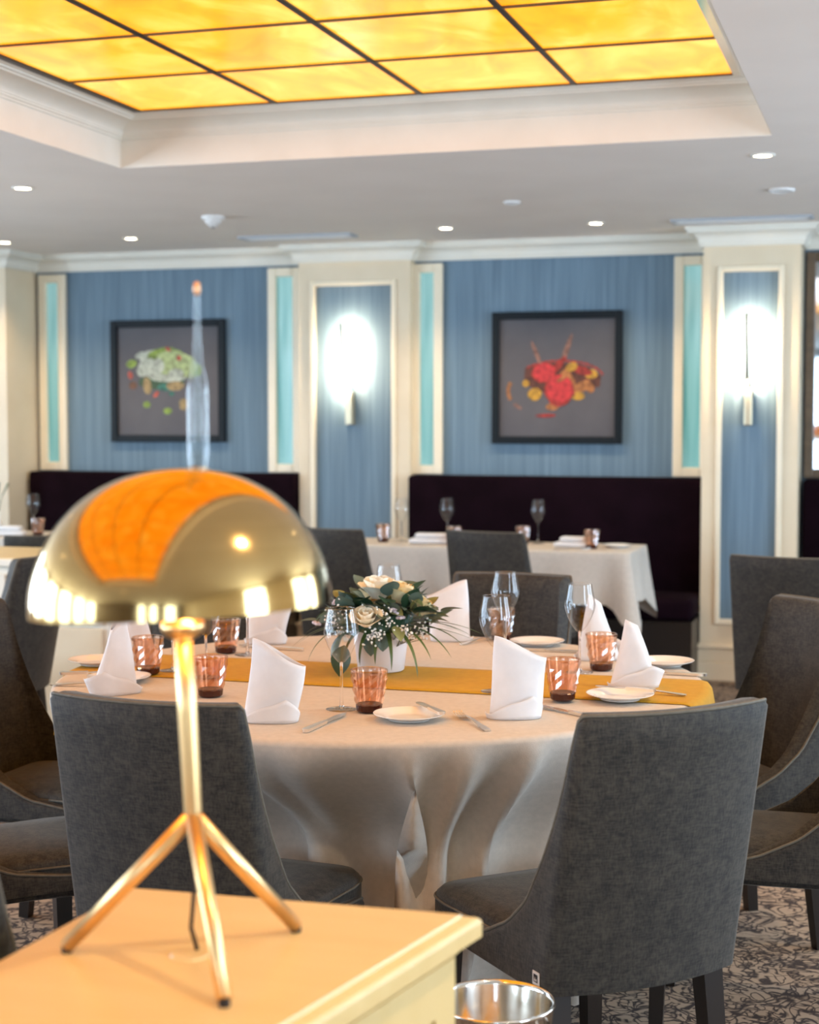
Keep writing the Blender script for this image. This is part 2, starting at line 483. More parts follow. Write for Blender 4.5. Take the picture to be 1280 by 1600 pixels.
def pilaster(n, x0, x1, yf, px0, px1, pz0, pz1, label):
    t = struct_empty(f'trim_{n}', label, 'pilaster', ((x0 + x1) / 2, yf, 0))
    cx = (x0 + x1) / 2
    bm = bmesh.new(); d = YB - yf
    bx(bm, x0 - cx, px0 - cx, 0, d, 0, CZ - .08); bx(bm, px1 - cx, x1 - cx, 0, d, 0, CZ - .08)
    bx(bm, px0 - cx, px1 - cx, 0, d, 0, pz0); bx(bm, px0 - cx, px1 - cx, 0, d, pz1, CZ - .08)
    mesh_obj('post', bm, M['cream'], t)
    mesh_obj('panel', box(px0 - cx, px1 - cx, .02, d, pz0, pz1), M['blue'], t)
    bm = bmesh.new()
    w = .028
    for a in ((px0 - w, px0, pz0 - w, pz1 + w), (px1, px1 + w, pz0 - w, pz1 + w), (px0, px1, pz0 - w, pz0), (px0, px1, pz1, pz1 + w)):
        bx(bm, a[0] - cx, a[1] - cx, -.014, .004, a[2], a[3], .005, 2)
    mesh_obj('moulding', bm, M['cream_edge'], t)
    bm = bmesh.new()
    bx(bm, x0 - cx - .022, x1 - cx + .022, -.022, d, 0, .10, .004)
    bx(bm, x0 - cx - .014, x1 - cx + .014, -.014, d, .10, .17, .004)
    bx(bm, x0 - cx - .026, x1 - cx + .026, -.026, d, .17, .195, .008)
    mesh_obj('plinth', bm, M['cream'], t)
    return t
pilaster(2, *PIL[0], -5.80, -5.30, .30, 2.19, 'cream pilaster at the far left edge beside the corner window')
pilaster(3, *PIL[1], -3.285, -2.815, .30, 2.165, 'wide cream pilaster with blue panel between the two food pictures')
pilaster(4, *PIL[2], -.915, -.628, .33, 2.168, 'narrow cream pilaster with blue panel right of the red meat picture')

def win(n, x0, x1, label, fm='cream_edge', pane='teal', z0=1.075, z1=2.285, fw=.052):
    cx = (x0 + x1) / 2
    t = struct_empty(f'window_{n}', label, 'window', (cx, YB, z0))
    h = z1 - z0; w = (x1 - x0) / 2
    for a in ((-w, -w + fw, 0, h), (w - fw, w, 0, h), (-w + fw, w - fw, 0, fw), (-w + fw, w - fw, h - fw, h)):
        mesh_obj('frame', box(a[0], a[1], -.035, -.001, a[2], a[3], .006, 2), M[fm], t)
    mesh_obj('pane', box(-w + fw, w - fw, -.010, -.003, fw, h - fw), M[pane], t)
win(1, -5.140, -4.955, 'slim teal glass window in cream frame at the far left')
win(2, -3.609, -3.400, 'slim teal glass window left of the wide pilaster')
win(3, -2.719, -2.533, 'slim teal glass window right of the wide pilaster')
win(4, -1.210, -1.010, 'slim bright teal glass window left of the narrow pilaster')
win(5, -0.505, 1.20, 'mirrored dark glass in walnut frame right of the narrow pilaster', 'brown_frame', 'mirror', 1.075, 2.285, .05)

nw = 6
def day_window(x, y, w, along, where):
    global nw
    t = struct_empty(f'window_{nw}', f'tall clear daylight window {where}', 'window', (x, y, .40)); nw += 1
    if along == 'y': t.rotation_euler = (0, 0, PI / 2)
    h = 1.88; f = .035
    for a in ((-w / 2, -w / 2 + f, 0, h), (w / 2 - f, w / 2, 0, h), (-w / 2 + f, w / 2 - f, 0, f), (-w / 2 + f, w / 2 - f, h - f, h), (-.012, .012, f, h - f)):
        mesh_obj('frame', box(a[0], a[1], -.03, .03, a[2], a[3]), M['white'], t)
    mesh_obj('pane', box(-w / 2 + f, w / 2 - f, -.003, .003, f, h - f), M['glass'], t)
ORD = ['first', 'second', 'third', 'fourth', 'fifth', 'sixth']
for k, (c, w) in enumerate(WIN_L): day_window(XL - .05, c, w, 'y', f'in the left wall, {ORD[k]} from the front')
for k, (c, w) in enumerate(WIN_R): day_window(XR + .05, c, w, 'y', f'in the right wall, {ORD[k]} from the front')
for k, (c, w) in enumerate(WIN_F): day_window(c, YF - .05, w, 'x', f'in the walnut front wall, {ORD[k]} from the left')

# ================================================================== WALL AND CEILING THINGS
def blob(bm, cx, cz, rx, rz, rot, mi, y, n=14, wob=0.0):
    vs = []
    for i in range(n):
        a = 2 * PI * i / n
        k = 1 + wob * random.uniform(-1, 1)
        u, v = rx * k * math.cos(a), rz * k * math.sin(a)
        vs.append(bm.verts.new((cx + u * math.cos(rot) - v * math.sin(rot), y, cz + u * math.sin(rot) + v * math.cos(rot))))
    f = bm.faces.new(vs); f.material_index = mi
    f.normal_update()
    if f.normal.y > 0: f.normal_flip()
def pict(x0, x1, z0, z1, label, shapes, cols):
    cx, cz = (x0 + x1) / 2, (z0 + z1) / 2; w, h = (x1 - x0) / 2, (z1 - z0) / 2; fw = .042
    t = thing('framed_picture', label, 'picture', (cx, YB, cz), 0, 'framed food pictures on the blue wall')
    for a in ((-w, -w + fw, -h, h), (w - fw, w, -h, h), (-w + fw, w - fw, -h, -h + fw), (-w + fw, w - fw, h - fw, h)):
        mesh_obj('frame', box(a[0], a[1], -.04, -.001, a[2], a[3], .005, 2), M['black_frame'], t)
    mesh_obj('canvas', box(-w + fw, w - fw, -.018, -.002, -h + fw, h - fw), M['canvas'], t)
    bm = bmesh.new()
    for k, (u, v, ru, rv, rot, ci, wob) in enumerate(shapes):
        blob(bm, u, v, ru, rv, rot, ci, -.0185 - .00012 * k, 16, wob)
    mesh_obj('dish_print', bm, cols, t)
def P(c): return noisy('print_ink', tuple(v * .38 for v in c), tuple(v * .92 for v in c), 0.6, (38, 38, 38), 4, .32, .66)
def px1(x, y): return ((x - 265.5) * .00423, (596.5 - y) * .0039)
sh = []
def add(fn, x, y, rx, ry, rot, ci, wob=.06):
    u, v = fn(x, y); sh.append((u, v, rx * .0040, ry * .0040, rot, ci, wob))
g_pale, g_white, g_lime, g_dark, ochre, redd, teal_d, brown = (P(c) for c in ((.42, .52, .24), (.50, .55, .47), (.26, .38, .06), (.05, .11, .05), (.42, .30, .13), (.55, .10, .06), (.04, .20, .15), (.18, .08, .04)))
C1 = [g_pale, g_white, g_lime, g_dark, ochre, redd, teal_d, brown]
add(px1, 255, 598, 40, 12, 0, 3); add(px1, 262, 572, 46, 26, -.1, 1); add(px1, 268, 566, 38, 21, -.15, 2); add(px1, 278, 570, 36, 20, -.2, 0)
add(px1, 232, 575, 18, 12, .5, 1); add(px1, 250, 573, 11, 12, 0, 1); add(px1, 278, 586, 13, 9, 0, 1); add(px1, 300, 575, 12, 18, .3, 0)
add(px1, 266, 547, 5, 3, -.5, 5); add(px1, 283, 561, 4, 4, 0, 5); add(px1, 208, 569, 9, 6, .3, 2); add(px1, 222, 556, 9, 5, .4, 1)
add(px1, 206, 587, 4, 6, .3, 5); add(px1, 210, 603, 7, 6, 0, 7); add(px1, 233, 604, 7, 13, .15, 4); add(px1, 247, 617, 6, 3, .8, 5)
add(px1, 262, 606, 14, 6, 0, 6); add(px1, 277, 604, 15, 7, 0, 4); add(px1, 271, 616, 5, 3, 0, 6); add(px1, 232, 633, 6, 5, 0, 2)
add(px1, 265, 643, 7, 5, 0, 2); add(px1, 290, 633, 8, 9, 0, 4); add(px1, 311, 580, 8, 10, 0, 2); add(px1, 307, 572, 5, 9, .3, 0)
pict(-4.645, -3.888, 1.254, 1.992, 'square black framed picture of a pale green dish on charcoal', sh, C1)
sh = []
def px2(x, y): return ((x - 872) * .00369, (591.5 - y) * .0036)
meat, meat2, yel, bone, dk = (P(c) for c in ((.62, .035, .04), (.40, .03, .02), (.60, .32, .03), (.33, .16, .12), (.12, .035, .02)))
C2 = [meat, meat2, yel, bone, dk, P((.45, .17, .05))]
def line(fn, x0, y0, x1, y1, w, ci):
    add(fn, (x0 + x1) / 2, (y0 + y1) / 2, math.hypot(x1 - x0, y1 - y0) / 2, w, math.atan2(-(y1 - y0), x1 - x0), ci, .02)
add(px2, 868, 592, 44, 22, -.1, 4); add(px2, 905, 590, 34, 18, -.2, 4)
for k in range(14):      # sauce ring
    a0 = .15 + k * .17
    line(px2, 878 + 66 * math.cos(a0), 592 - 27 * math.sin(a0), 878 + 66 * math.cos(a0 + .17), 592 - 27 * math.sin(a0 + .17), 1.6, 1)
for k in range(5):
    a0 = 2.4 + k * .3
    line(px2, 813 + 17 * math.cos(a0), 612 - 20 * math.sin(a0), 813 + 17 * math.cos(a0 + .3), 612 - 20 * math.sin(a0 + .3), 3, 5)
line(px2, 805, 632, 817, 640, 2.5, 3); line(px2, 840, 651, 870, 650, 2.5, 1)
line(px2, 833, 536, 848, 572, 3, 3); line(px2, 895, 526, 878, 574, 3.6, 3); line(px2, 885, 560, 858, 592, 5, 1)
add(px2, 925, 586, 9, 7, 0, 2); add(px2, 910, 580, 16, 6, -.3, 1); add(px2, 895, 575, 9, 6, .4, 2); add(px2, 912, 605, 13, 7, .5, 5); add(px2, 924, 608, 6, 7, .2, 5)
add(px2, 905, 620, 10, 6, 0, 2); add(px2, 890, 600, 10, 20, .4, 5); add(px2, 838, 617, 10, 9, 0, 2); add(px2, 824, 600, 5, 5, 0, 2)
add(px2, 865, 637, 9, 5, 0, 5); add(px2, 852, 584, 18, 14, .1, 1); add(px2, 853, 583, 16, 13, 0, 0); add(px2, 876, 611, 21, 22, .2, 1); add(px2, 877, 609, 19, 19, .2, 0); add(px2, 884, 590, 12, 3, .6, 5)
pict(-2.238, -1.492, 1.254, 1.997, 'square black framed picture of red meat with bones on charcoal', sh, C2)

def sconce(x, yf, lean, label):
    t = thing('wall_sconce', label, 'wall lamp', (x, yf, 1.36), 0, 'brass wall sconces on the pilasters')
    mesh_obj('mount', box(-.021, .021, -.06, 0, 0, .19, .006, 2), M['sconce_metal'], t)
    b0 = Vector((-.004, -.052, .19)); b1 = Vector((lean, -.105, .585))
    ps = [b0.lerp(b1, i / 6) + Vector((0, -.045 * math.sin(min(1, i / 2) * PI / 2) * (1 - i / 6), 0)) for i in range(7)]
    mesh_obj('collar', tube([(-.004, -.05, .185), (-.006, -.052, .22)], [.014, .006], 10), M['sconce_metal'], t)
    mesh_obj('rod', tube(ps, .0085, 8), M['dark_metal'], t)
    bm = bmesh.new()
    q = [v + Vector((0, .0095, 0)) for v in (b0.lerp(b1, .05), b1)]
    vs = [bm.verts.new(v) for v in (q[0] + Vector((-.004, 0, 0)), q[0] + Vector((.004, 0, 0)), q[1] + Vector((.004, 0, 0)), q[1] + Vector((-.004, 0, 0)))]
    f = bm.faces.new(vs); f.normal_update()
    if f.normal.y < 0: f.normal_flip()
    mesh_obj('led_strip', bm, M['led'], t)
    l = area('sconce_light', (lean * .5, -.085, .37), (R(90), 0, 0), .012, .36, 8, (1, .78, .52))
    l.parent = t
sconce(-3.065, 8.82, -.03, 'slim leaning brass sconce glowing on the wide pilaster panel')
sconce(-.775, 8.61, -.008, 'slim upright brass sconce glowing on the narrow pilaster panel')

def downlight(x, y, label, power=20):
    t = thing('downlight', label, 'ceiling light', (x, y, CZ), 0, 'recessed ceiling downlights')
    mesh_obj('ring', lathe([(.034, -.001), (.036, -.006), (.046, -.005), (.048, 0)], 24), M['white'], t, True)
    mesh_obj('lens', lathe([(0, -.003), (.034, -.003)], 20), M['downlight'], t)
    l = bpy.data.lights.new('downlight_beam', 'SPOT'); l.energy = power; l.color = (1.0, .74, .45)
    l.spot_size = R(125); l.spot_blend = .6; l.shadow_soft_size = .025
    o = bpy.data.objects.new('downlight_beam', l); COL.objects.link(o); o.parent = t; o.location = (0, 0, -.02)
for x, y, lb in ((-4.907, 8.10, 'downlight above the far left window'), (-4.125, 8.13, 'downlight above the green dish picture'),
                 (-2.317, 8.18, 'downlight above the left half of the right banquette'), (-1.522, 8.20, 'downlight above the red meat picture'),
                 (-.526, 6.286, 'larger looking downlight at the right corner of the ceiling recess'), (-3.673, 6.222, 'downlight left of the ceiling recess corner')):
    downlight(x, y, 'small round warm ' + lb)
for x, y, lb in ((-3.673, 3.9, 'left of the recess beyond the frame'), (-3.673, 1.6, 'far left behind the viewer'), (.3, 3.9, 'right of the recess out of frame'),
                 (.3, 1.6, 'right of the recess above the viewer'), (-2.0, -2.2, 'behind the viewer left of centre'), (.9, 6.3, 'far right ceiling out of frame')):
    downlight(x, y, 'small round warm downlight ' + lb, 34)

t = thing('smoke_detector', 'round white smoke detector on the ceiling left of centre', 'smoke detector', (-3.292, 7.381, CZ))
mesh_obj('base', lathe([(0, -.018), (.055, -.018), (.058, -.012), (.058, 0)], 28), M['plastic'], t, True)
mesh_obj('sensor', lathe([(0, -.055), (.022, -.053), (.028, -.04), (.040, -.034), (.042, -.018)], 28), M['plastic'], t, True)
mesh_obj('indicator', lathe([(0, -.06), (.006, -.058), (.007, -.054)], 12), M['dark_metal'], t)
def disc(x, y, label, r):
    t = thing('ceiling_speaker', label, 'ceiling disc', (x, y, CZ))
    mesh_obj('rim', lathe([(r * .8, -.004), (r * .86, -.012), (r, -.010), (r * 1.05, 0)], 28), M['plastic'], t, True)
    mesh_obj('grille', lathe([(0, -.006), (r * .8, -.005)], 24), M['grey_plastic'], t)
disc(-.523, 7.253, 'pale round speaker disc on the ceiling at the right edge', .055)
disc(-1.746, 7.29, 'small grey sprinkler disc on the ceiling in the middle', .04)
def vent(x, y, w, label):
    t = thing('air_vent', label, 'air vent', (x, y, CZ), 0, 'slotted ceiling vents near the back wall')
    bm = bmesh.new(); h = .075
    for a in ((-w, w, -h, -h + .02), (-w, w, h - .02, h), (-w, -w + .02, -h + .02, h - .02), (w - .02, w, -h + .02, h - .02)):
        bx(bm, *a, -.012, 0, .003, 1)
    mesh_obj('frame', bm, M['grey_plastic'], t)
    for k in range(4):
        y0 = -h + .03 + k * .033
        mesh_obj('slat', box(-w + .02, w - .02, y0, y0 + .008, -.010, -.002), M['plastic'], t)
    mesh_obj('duct', box(-w + .02, w - .02, -h + .02, h - .02, -.0015, 0), M['grey_plastic'], t)
vent(-3.20, 8.30, .33, 'long slotted air vent above the wide pilaster')
vent(-.79, 8.24, .35, 'long slotted air vent above the narrow pilaster')

# ================================================================== BANQUETTES
def banquette(x0, x1, label):
    cx = (x0 + x1) / 2; w = (x1 - x0) / 2
    t = thing('banquette', label, 'banquette', (cx, 8.52, 0), 0, 'dark plum banquettes along the back wall')
    o = mesh_obj('backrest', box(-w, w, .20, .378, .42, 1.072, .02, 3), M['plum'], t); auto_smooth(o)
    o = mesh_obj('seat', box(-w, w, -.20, .20, .34, .46, .03, 3), M['plum'], t); auto_smooth(o)
    mesh_obj('base', box(-w, w, -.22, .36, 0, .34), M['leg'], t)
banquette(-5.14, -3.40, 'dark plum banquette below the green dish picture')
banquette(-2.695, -1.025, 'dark plum banquette below the red meat picture')
banquette(-.50, 1.6, 'dark plum banquette right of the narrow pilaster at the frame edge')

# ================================================================== CHAIRS
SH_TAB = [(0, .9), (.006, .892), (.011, .852), (.02, .773), (.036, .70), (.058, .632), (.098, .539), (.152, .484), (.239, .437), (.36, .418), (.48, .408)]
ZB = .385
def chair_path(w, yb, yf, rc, bulge, n_side=22, n_c=5, n_b=10):
    pts = []
    for i in range(n_side): pts.append((-w, lerp(yf, yb + rc, (i / (n_side - 1)) ** .5)))
    for i in range(1, n_c):
        a = PI + PI / 2 * i / n_c
        pts.append((-w + rc + rc * math.cos(a), yb + rc + rc * math.sin(a)))
    for i in range(n_b + 1):
        x = lerp(-w + rc, w - rc, i / n_b)
        pts.append((x, yb))
    m = [(-x, y) for x, y in pts[::-1]]
    pts += m[n_b + 1:]
    return [(x, y - bulge * (1 - (x / w) ** 2) * (1 if y < yb + rc * 1.01 else 0)) for x, y in pts]
def make_chair():
    t = thing('dining_chair', '', 'chair', (0, 0, 0))
    w, yb, yf, rc = .208, -.229, .20, .018
    outer = chair_path(w, yb, yf, rc, .04)
    inner = chair_path(w - .034, yb + .05, yf, rc - .006, .04)
    n = len(outer)
    def sh(x, y, z):
        k = max(0, z - ZB)
        f = 1 - .03 * k / .515
        return (x * f, y - .20 * k, z)
    def top(y):                       # rim height from the distance in front of the back
        s = y - yb
        return interp(SH_TAB, max(0, s))
    nv = 12
    def fn(i, j):
        xo, yo = outer[i]; xi, yi = inner[i]; h = top(yo)
        if j < nv:
            return sh(xo, yo, lerp(ZB, h - .012, j / (nv - 1)))
        if j == nv: return sh(lerp(xo, xi, .12), lerp(yo, yi, .12), h - .003)
        if j == nv + 1: return sh(lerp(xo, xi, .5), lerp(yo, yi, .5), h)
        if j == nv + 2: return sh(lerp(xo, xi, .88), lerp(yo, yi, .88), h - .003)
        k = (j - nv - 3) / (nv - 1)
        return sh(xi, yi, lerp(h - .012, .37, k))
    bm = grid(fn, n, 2 * nv + 3)
    # close the front ends of the wings
    bm.verts.ensure_lookup_table()
    for col in (0, n - 1):
        loop = [bm.verts[r * n + col] for r in range(2 * nv + 3)]
        bm.faces.new(loop)
    bmesh.ops.recalc_face_normals(bm, faces=bm.faces[:])
    o = mesh_obj('shell', bm, M['fabric'], t); auto_smooth(o, 50)
    rim = [Vector(fn(i, nv)) for i in range(n)]
    bm = bmesh.new(); tube([v + Vector((0, 0, .001)) for v in rim], .0035, 6, bm)
    mesh_obj('piping', bm, M['piping'], o, True)
    # seat cushion
    plan = []
    for k in range(40):
        a = 2 * PI * k / 40
        c, s_ = math.cos(a), math.sin(a)
        e = .28
        px = math.copysign(abs(c) ** e, c) * .178; py = math.copysign(abs(s_) ** e, s_) * .240
        plan.append((px * (1.06 if py > .12 else 1), py + .047))
    prof = [(0.90, .36), (.97, .365), (1, .385), (1, .425), (.985, .441), (.94, .452), (.7, .462), (.35, .467)]
    bm = bmesh.new(); rows = []
    for f, z in prof:
        rows.append([bm.verts.new((x * f, (y - .047) * f + .047, z)) for x, y in plan])
    for a, b in zip(rows, rows[1:]):
        for i in range(40):
            bm.faces.new((a[i], a[(i + 1) % 40], b[(i + 1) % 40], b[i]))
    bm.faces.new(rows[-1]); bm.faces.new(rows[0][::-1])
    c = mesh_obj('seat_cushion', bm, M['fabric'], t); auto_smooth(c, 60)
    bm = tube([(x * 1.0, y, .432) for x, y in plan] + [(plan[0][0], plan[0][1], .432)], .0028, 6)
    mesh_obj('piping', bm, M['piping'], c, True)
    mesh_obj('seat_frame', box(-.185, .185, -.21, .215, .365, .40, .01), M['fabric'], t)
    for sx in (-1, 1):
        for yy, lean in ((-.195, -.04), (.21, .01)):
            bm = bmesh.new()
            x = sx * .165
            a = [(x - .021, yy - .021), (x + .021, yy - .021), (x + .021, yy + .021), (x - .021, yy + .021)]
            cx, cy = x + sx * .012, yy + lean
            b = [(cx - .015, cy - .015), (cx + .015, cy - .015), (cx + .015, cy + .015), (cx - .015, cy + .015)]
            va = [bm.verts.new((*p, .385)) for p in a]; vb = [bm.verts.new((*p, 0)) for p in b]
            for i in range(4): bm.faces.new((va[i], va[(i + 1) % 4], vb[(i + 1) % 4], vb[i]))
            bm.faces.new(va); bm.faces.new(vb)
            bmesh.ops.recalc_face_normals(bm, faces=bm.faces[:])
            mesh_obj('leg', bm, M['leg'], t)
    return t
chair0 = make_chair()
TX, TY, TR, TZ = -1.236, 3.77, .80, .75
G8 = 'grey velvet chairs round the big table'
def face_to(x, y): return math.atan2(TY - y, TX - x) - PI / 2
CH = [  # x, y, rz, label, group, scale
    (-1.266, 2.897, R(-4), 'dark grey velvet dining chair seen from behind, right behind the lamp pole', G8, 1),
    (-.588, 3.008, R(43), 'large grey velvet dining chair with small square tag, front right', G8, 1),
    (-.30, 3.74, R(93), 'grey velvet chair seat at the right frame edge beside the tagged chair', G8, 1),
    (-.48, 4.30, face_to(-.48, 4.30), 'brown-looking velvet chair with back edge sloping down, right of round table', G8, 1),
    (-1.20, 4.67, R(178), 'low brown-grey chair facing the viewer behind the round table', G8, 1),
    (-1.93, 4.50, face_to(-1.93, 4.50), 'grey velvet chair mostly hidden behind the lamp dome', G8, 1),
    (-2.10, 3.74, R(-90), 'olive-lit velvet chair at the left frame edge left of round table', G8, 1),
    (-1.93, 3.08, R(-45), 'grey velvet chair seat at left behind the sideboard', G8, 1),
    (-2.42, 7.15, R(-14), 'dark velvet chair behind the lamp dome at the left back table', 'chairs at the wall tables', 1),
    (-1.68, 7.16, R(-14), 'dark velvet chair with its back to the viewer at the right back table', 'chairs at the wall tables', 1),
    (-.33, 6.22, R(-14), 'taupe velvet chair in front of the narrow pilaster at right edge', 'chairs at the wall tables', 1),
    (-3.33, 5.20, R(92), 'dark olive velvet chair in front of the cream counter', 'chairs at the wall tables', 1),
    (-4.05, 7.10, R(20), 'small taupe chair back behind the cream counter', 'chairs at the wall tables', .93),
    (-1.243, 1.99, R(0), 'grey-green chair back corner at the lower left frame edge', 'chairs at the wall tables', 1),
]
chairs = []
for i, (x, y, rz, lb, g, sc) in enumerate(CH):
    c = chair0 if i == 0 else copy_tree(chair0)
    c.location = (x, y, 0); c.rotation_euler = (0, 0, rz); c.scale = (sc, sc, sc)
    c['label'] = lb; c['group'] = g
    chairs.append(c)
# woven tag sewn on the side of the front right chair
sd = [c for c in chairs[1].children if c.name.startswith('shell')][0]
tg = mesh_obj('tag', box(-.0015, 0, -.011, .011, -.012, .012), M['tag'], sd)
tg.location = (-.2090, -.205, .412)
bm = box(-.0022, -.0014, -.0068, .0068, -.0066, .0074)
mesh_obj('tag_print', bm, M['tag_black'], sd).location = tg.location
bm = bmesh.new()
for k, (u, hh) in enumerate(((-.0042, .0045), (-.0016, .0035), (.0008, .0045), (.0032, .0035))):
    bx(bm, -.0026, -.0021, u - .0008, u + .0008, -.0045, -.0045 + hh)
bx(bm, -.0026, -.0021, -.0005, .0045, .0012, .0018)
mesh_obj('tag_lettering', bm, M['tag'], sd).location = tg.location

# ================================================================== TABLES
t = thing('round_table', 'big round dining table under a long pale cloth', 'table', (TX, TY, 0))
mesh_obj('tabletop', lathe([(0, .735), (TR - .01, .735), (TR - .004, .741), (TR - .01, .747), (0, .747)], 64), M['leg'], t)
mesh_obj('pedestal', lathe([(0, .02), (.30, .02), (.30, .04), (.07, .09), (.06, .70), (.2, .735), (0, .735)], 32), M['leg'], t)
mesh_obj('foot', lathe([(0, 0), (.33, 0), (.33, .015), (.30, .02), (0, .02)], 32), M['leg'], t)
# cloth
NU = 288
fr = random.Random(11)
folds = []
a = 0
while a < 2 * PI - .05:
    wd = fr.uniform(.15, .32); folds.append((a, wd, fr.uniform(.6, 1.15), fr.uniform(-.12, .12))); a += wd
def fold(th, depth):
    v = 0
    for c, wd, amp, tw in folds:
        d = (th - (c + tw * depth * 1.6) + PI) % (2 * PI) - PI
        v += amp * math.exp(-(d / (wd * .22)) ** 2)
    return v
def cloth_fn(i, j):
    th = 2 * PI * i / NU
    c, s = math.cos(th), math.sin(th)
    if j < 6:
        r = [0.002, .2, .4, .6, .74, .785][j]; return (TX + r * c, TY + r * s, .7525)
    if j < 10:
        a = (j - 6) / 3 * PI / 2
        r = TR - .008 + .014 * math.sin(a); return (TX + r * c, TY + r * s, .7525 - .014 * (1 - math.cos(a)))
    d = (j - 9) / 22
    f = fold(th, d)
    k = d ** .65
    f = min(f, 1.0) + .07 * math.sin(th * 23 + 2.0 * d) * sstep(.2, .8, d)
    r = TR + .006 - .085 * k + .150 * k * f + .01 * math.sin(3 * th + 1) * k
    z = .7385 - d * .64 + .012 * d * math.sin(5 * th)
    return (TX + r * c, TY + r * s, max(.07, z))
bm = grid(cloth_fn, NU, 32, closed=True)
# the seats push the skirt inwards, folds and all
for v in bm.verts:
    if v.co.z < .735:
        th = math.atan2(v.co.y - TY, v.co.x - TX)
        bx0, by0 = TX + TR * math.cos(th), TY + TR * math.sin(th)
        sx_ = sy_ = 0
        for (x, y, rz, lb, g, sc) in CH[:8]:
            ux, uy = -math.sin(rz), math.cos(rz)
            px, py = bx0 - x, by0 - y
            fwd = px * ux + py * uy; lat = px * uy - py * ux
            lim = .355
            if fwd < lim and abs(lat) < .42:
                k = (1 - sstep(.24, .42, abs(lat))) * (1 - sstep(.47, .735, v.co.z)) * (lim - fwd)
                if k > math.hypot(sx_, sy_): sx_, sy_ = ux * k, uy * k
        v.co.x += sx_; v.co.y += sy_
cl = mesh_obj('tablecloth', bm, M['cloth'], None, True)
tag(cl, 'long pale linen cloth draped in folds over the round table', 'tablecloth')

# mustard runner along the table, hanging over both ends
def runner_fn(i, j):
    y = lerp(-.172, .172, i / 12)
    edge = math.sqrt(TR ** 2 - y * y)
    ns = 141
    s = lerp(-1, 1, j / (ns - 1))
    L_ = edge + .17
    d = s * L_
    sg = 1 if d >= 0 else -1
    ad = abs(d)
    if ad < edge - .004: return (TX + d, TY + y + .005, .7558)
    o = ad - (edge - .004)
    a = min(o / .02, PI / 2)
    xx = edge - .004 + .022 * math.sin(a) + max(0, o - .031) * .18
    zz = .7558 - .022 * (1 - math.cos(a)) - max(0, o - .031)
    return (TX + sg * xx, TY + y + .005, zz)
bm = grid(runner_fn, 13, 141)
rn = mesh_obj('table_runner', bm, M['runner'], None, True)
so = rn.modifiers.new('thick', 'SOLIDIFY'); so.thickness = .002; so.offset = 1
tag(rn, 'mustard yellow fabric runner laid across the round table', 'table runner')

def square_table(x0, x1, y0, y1, label, clabel, drop=.25, cdrop=.13, seed=1):
    rr = random.Random(seed)
    cx, cy = (x0 + x1) / 2, (y0 + y1) / 2; w, d = (x1 - x0) / 2, (y1 - y0) / 2
    t = thing('square_table', label, 'table', (cx, cy, 0), 0, 'small tables along the banquettes')
    mesh_obj('tabletop', box(-w + .006, w - .006, -d + .006, d - .006, .715, .745, .004), M['leg'], t)
    mesh_obj('pedestal', lathe([(0, .03), (.045, .03), (.035, .08), (.035, .69), (.10, .715), (0, .715)], 20), M['leg'], t)
    mesh_obj('foot', box(-.24, .24, -.24, .24, 0, .03, .008), M['leg'], t)
    per = []; rc = .02; ns = 18
    cs = [(w, d), (-w, d), (-w, -d), (w, -d)]
    for q in range(4):
        ax, ay = cs[q]; bx_, by = cs[(q + 1) % 4]
        for k in range(ns):
            u = k / ns
            per.append((lerp(ax, bx_, u), lerp(ay, by, u), u, q))
    n = len(per)
    def fn(i, j):
        x, y, u, q = per[i]
        cdist = min(u, 1 - u)
        cn = math.exp(-(cdist / .09) ** 2)                # 1 at corners
        if j == 0: return (x * .02, y * .02, .7485)
        if j == 1: return (x * .6, y * .6, .7485)
        if j == 2: return (x * .99, y * .99, .7485)
        if j == 3: return (x * 1.004, y * 1.004, .744)
        k = (j - 3) / 8
        z = .744 - k * (drop + cdrop * cn)
        wave = .022 * k * math.sin(u * 2 * PI * 2.3 + q * 1.7 + seed) + .05 * k * cn + .012 * k
        nx, ny = [(0, 1), (-1, 0), (0, -1), (1, 0)][q]
        if cdist < .12:
            l = math.hypot(x, y); f = 1 - cdist / .12
            nx = lerp(nx, x / l, f * .7); ny = lerp(ny, y / l, f * .7)
        pinch = -.035 * k * math.exp(-((cdist - .13) / .05) ** 2)
        return (x * 1.004 + nx * (wave + pinch), y * 1.004 + ny * (wave + pinch), z)
    bm = grid(fn, n, 12, closed=True)
    c = mesh_obj('tablecloth', bm, M['cloth'], None, True); c.location = (cx, cy, 0)
    tag(c, clabel, 'tablecloth')
square_table(-2.86, -2.15, 7.74, 8.25, 'small square table in front of the right banquette, left one', 'pale cloth on the left back table below the wide pilaster', seed=1)
square_table(-1.95, -1.25, 7.66, 8.22, 'small square table in front of the right banquette, right one', 'pale cloth with hanging corner on the right back table', seed=2)
square_table(-5.25, -4.42, 7.62, 8.17, 'small square table at the far left frame edge', 'pale cloth on the table at the far left frame edge', seed=3)

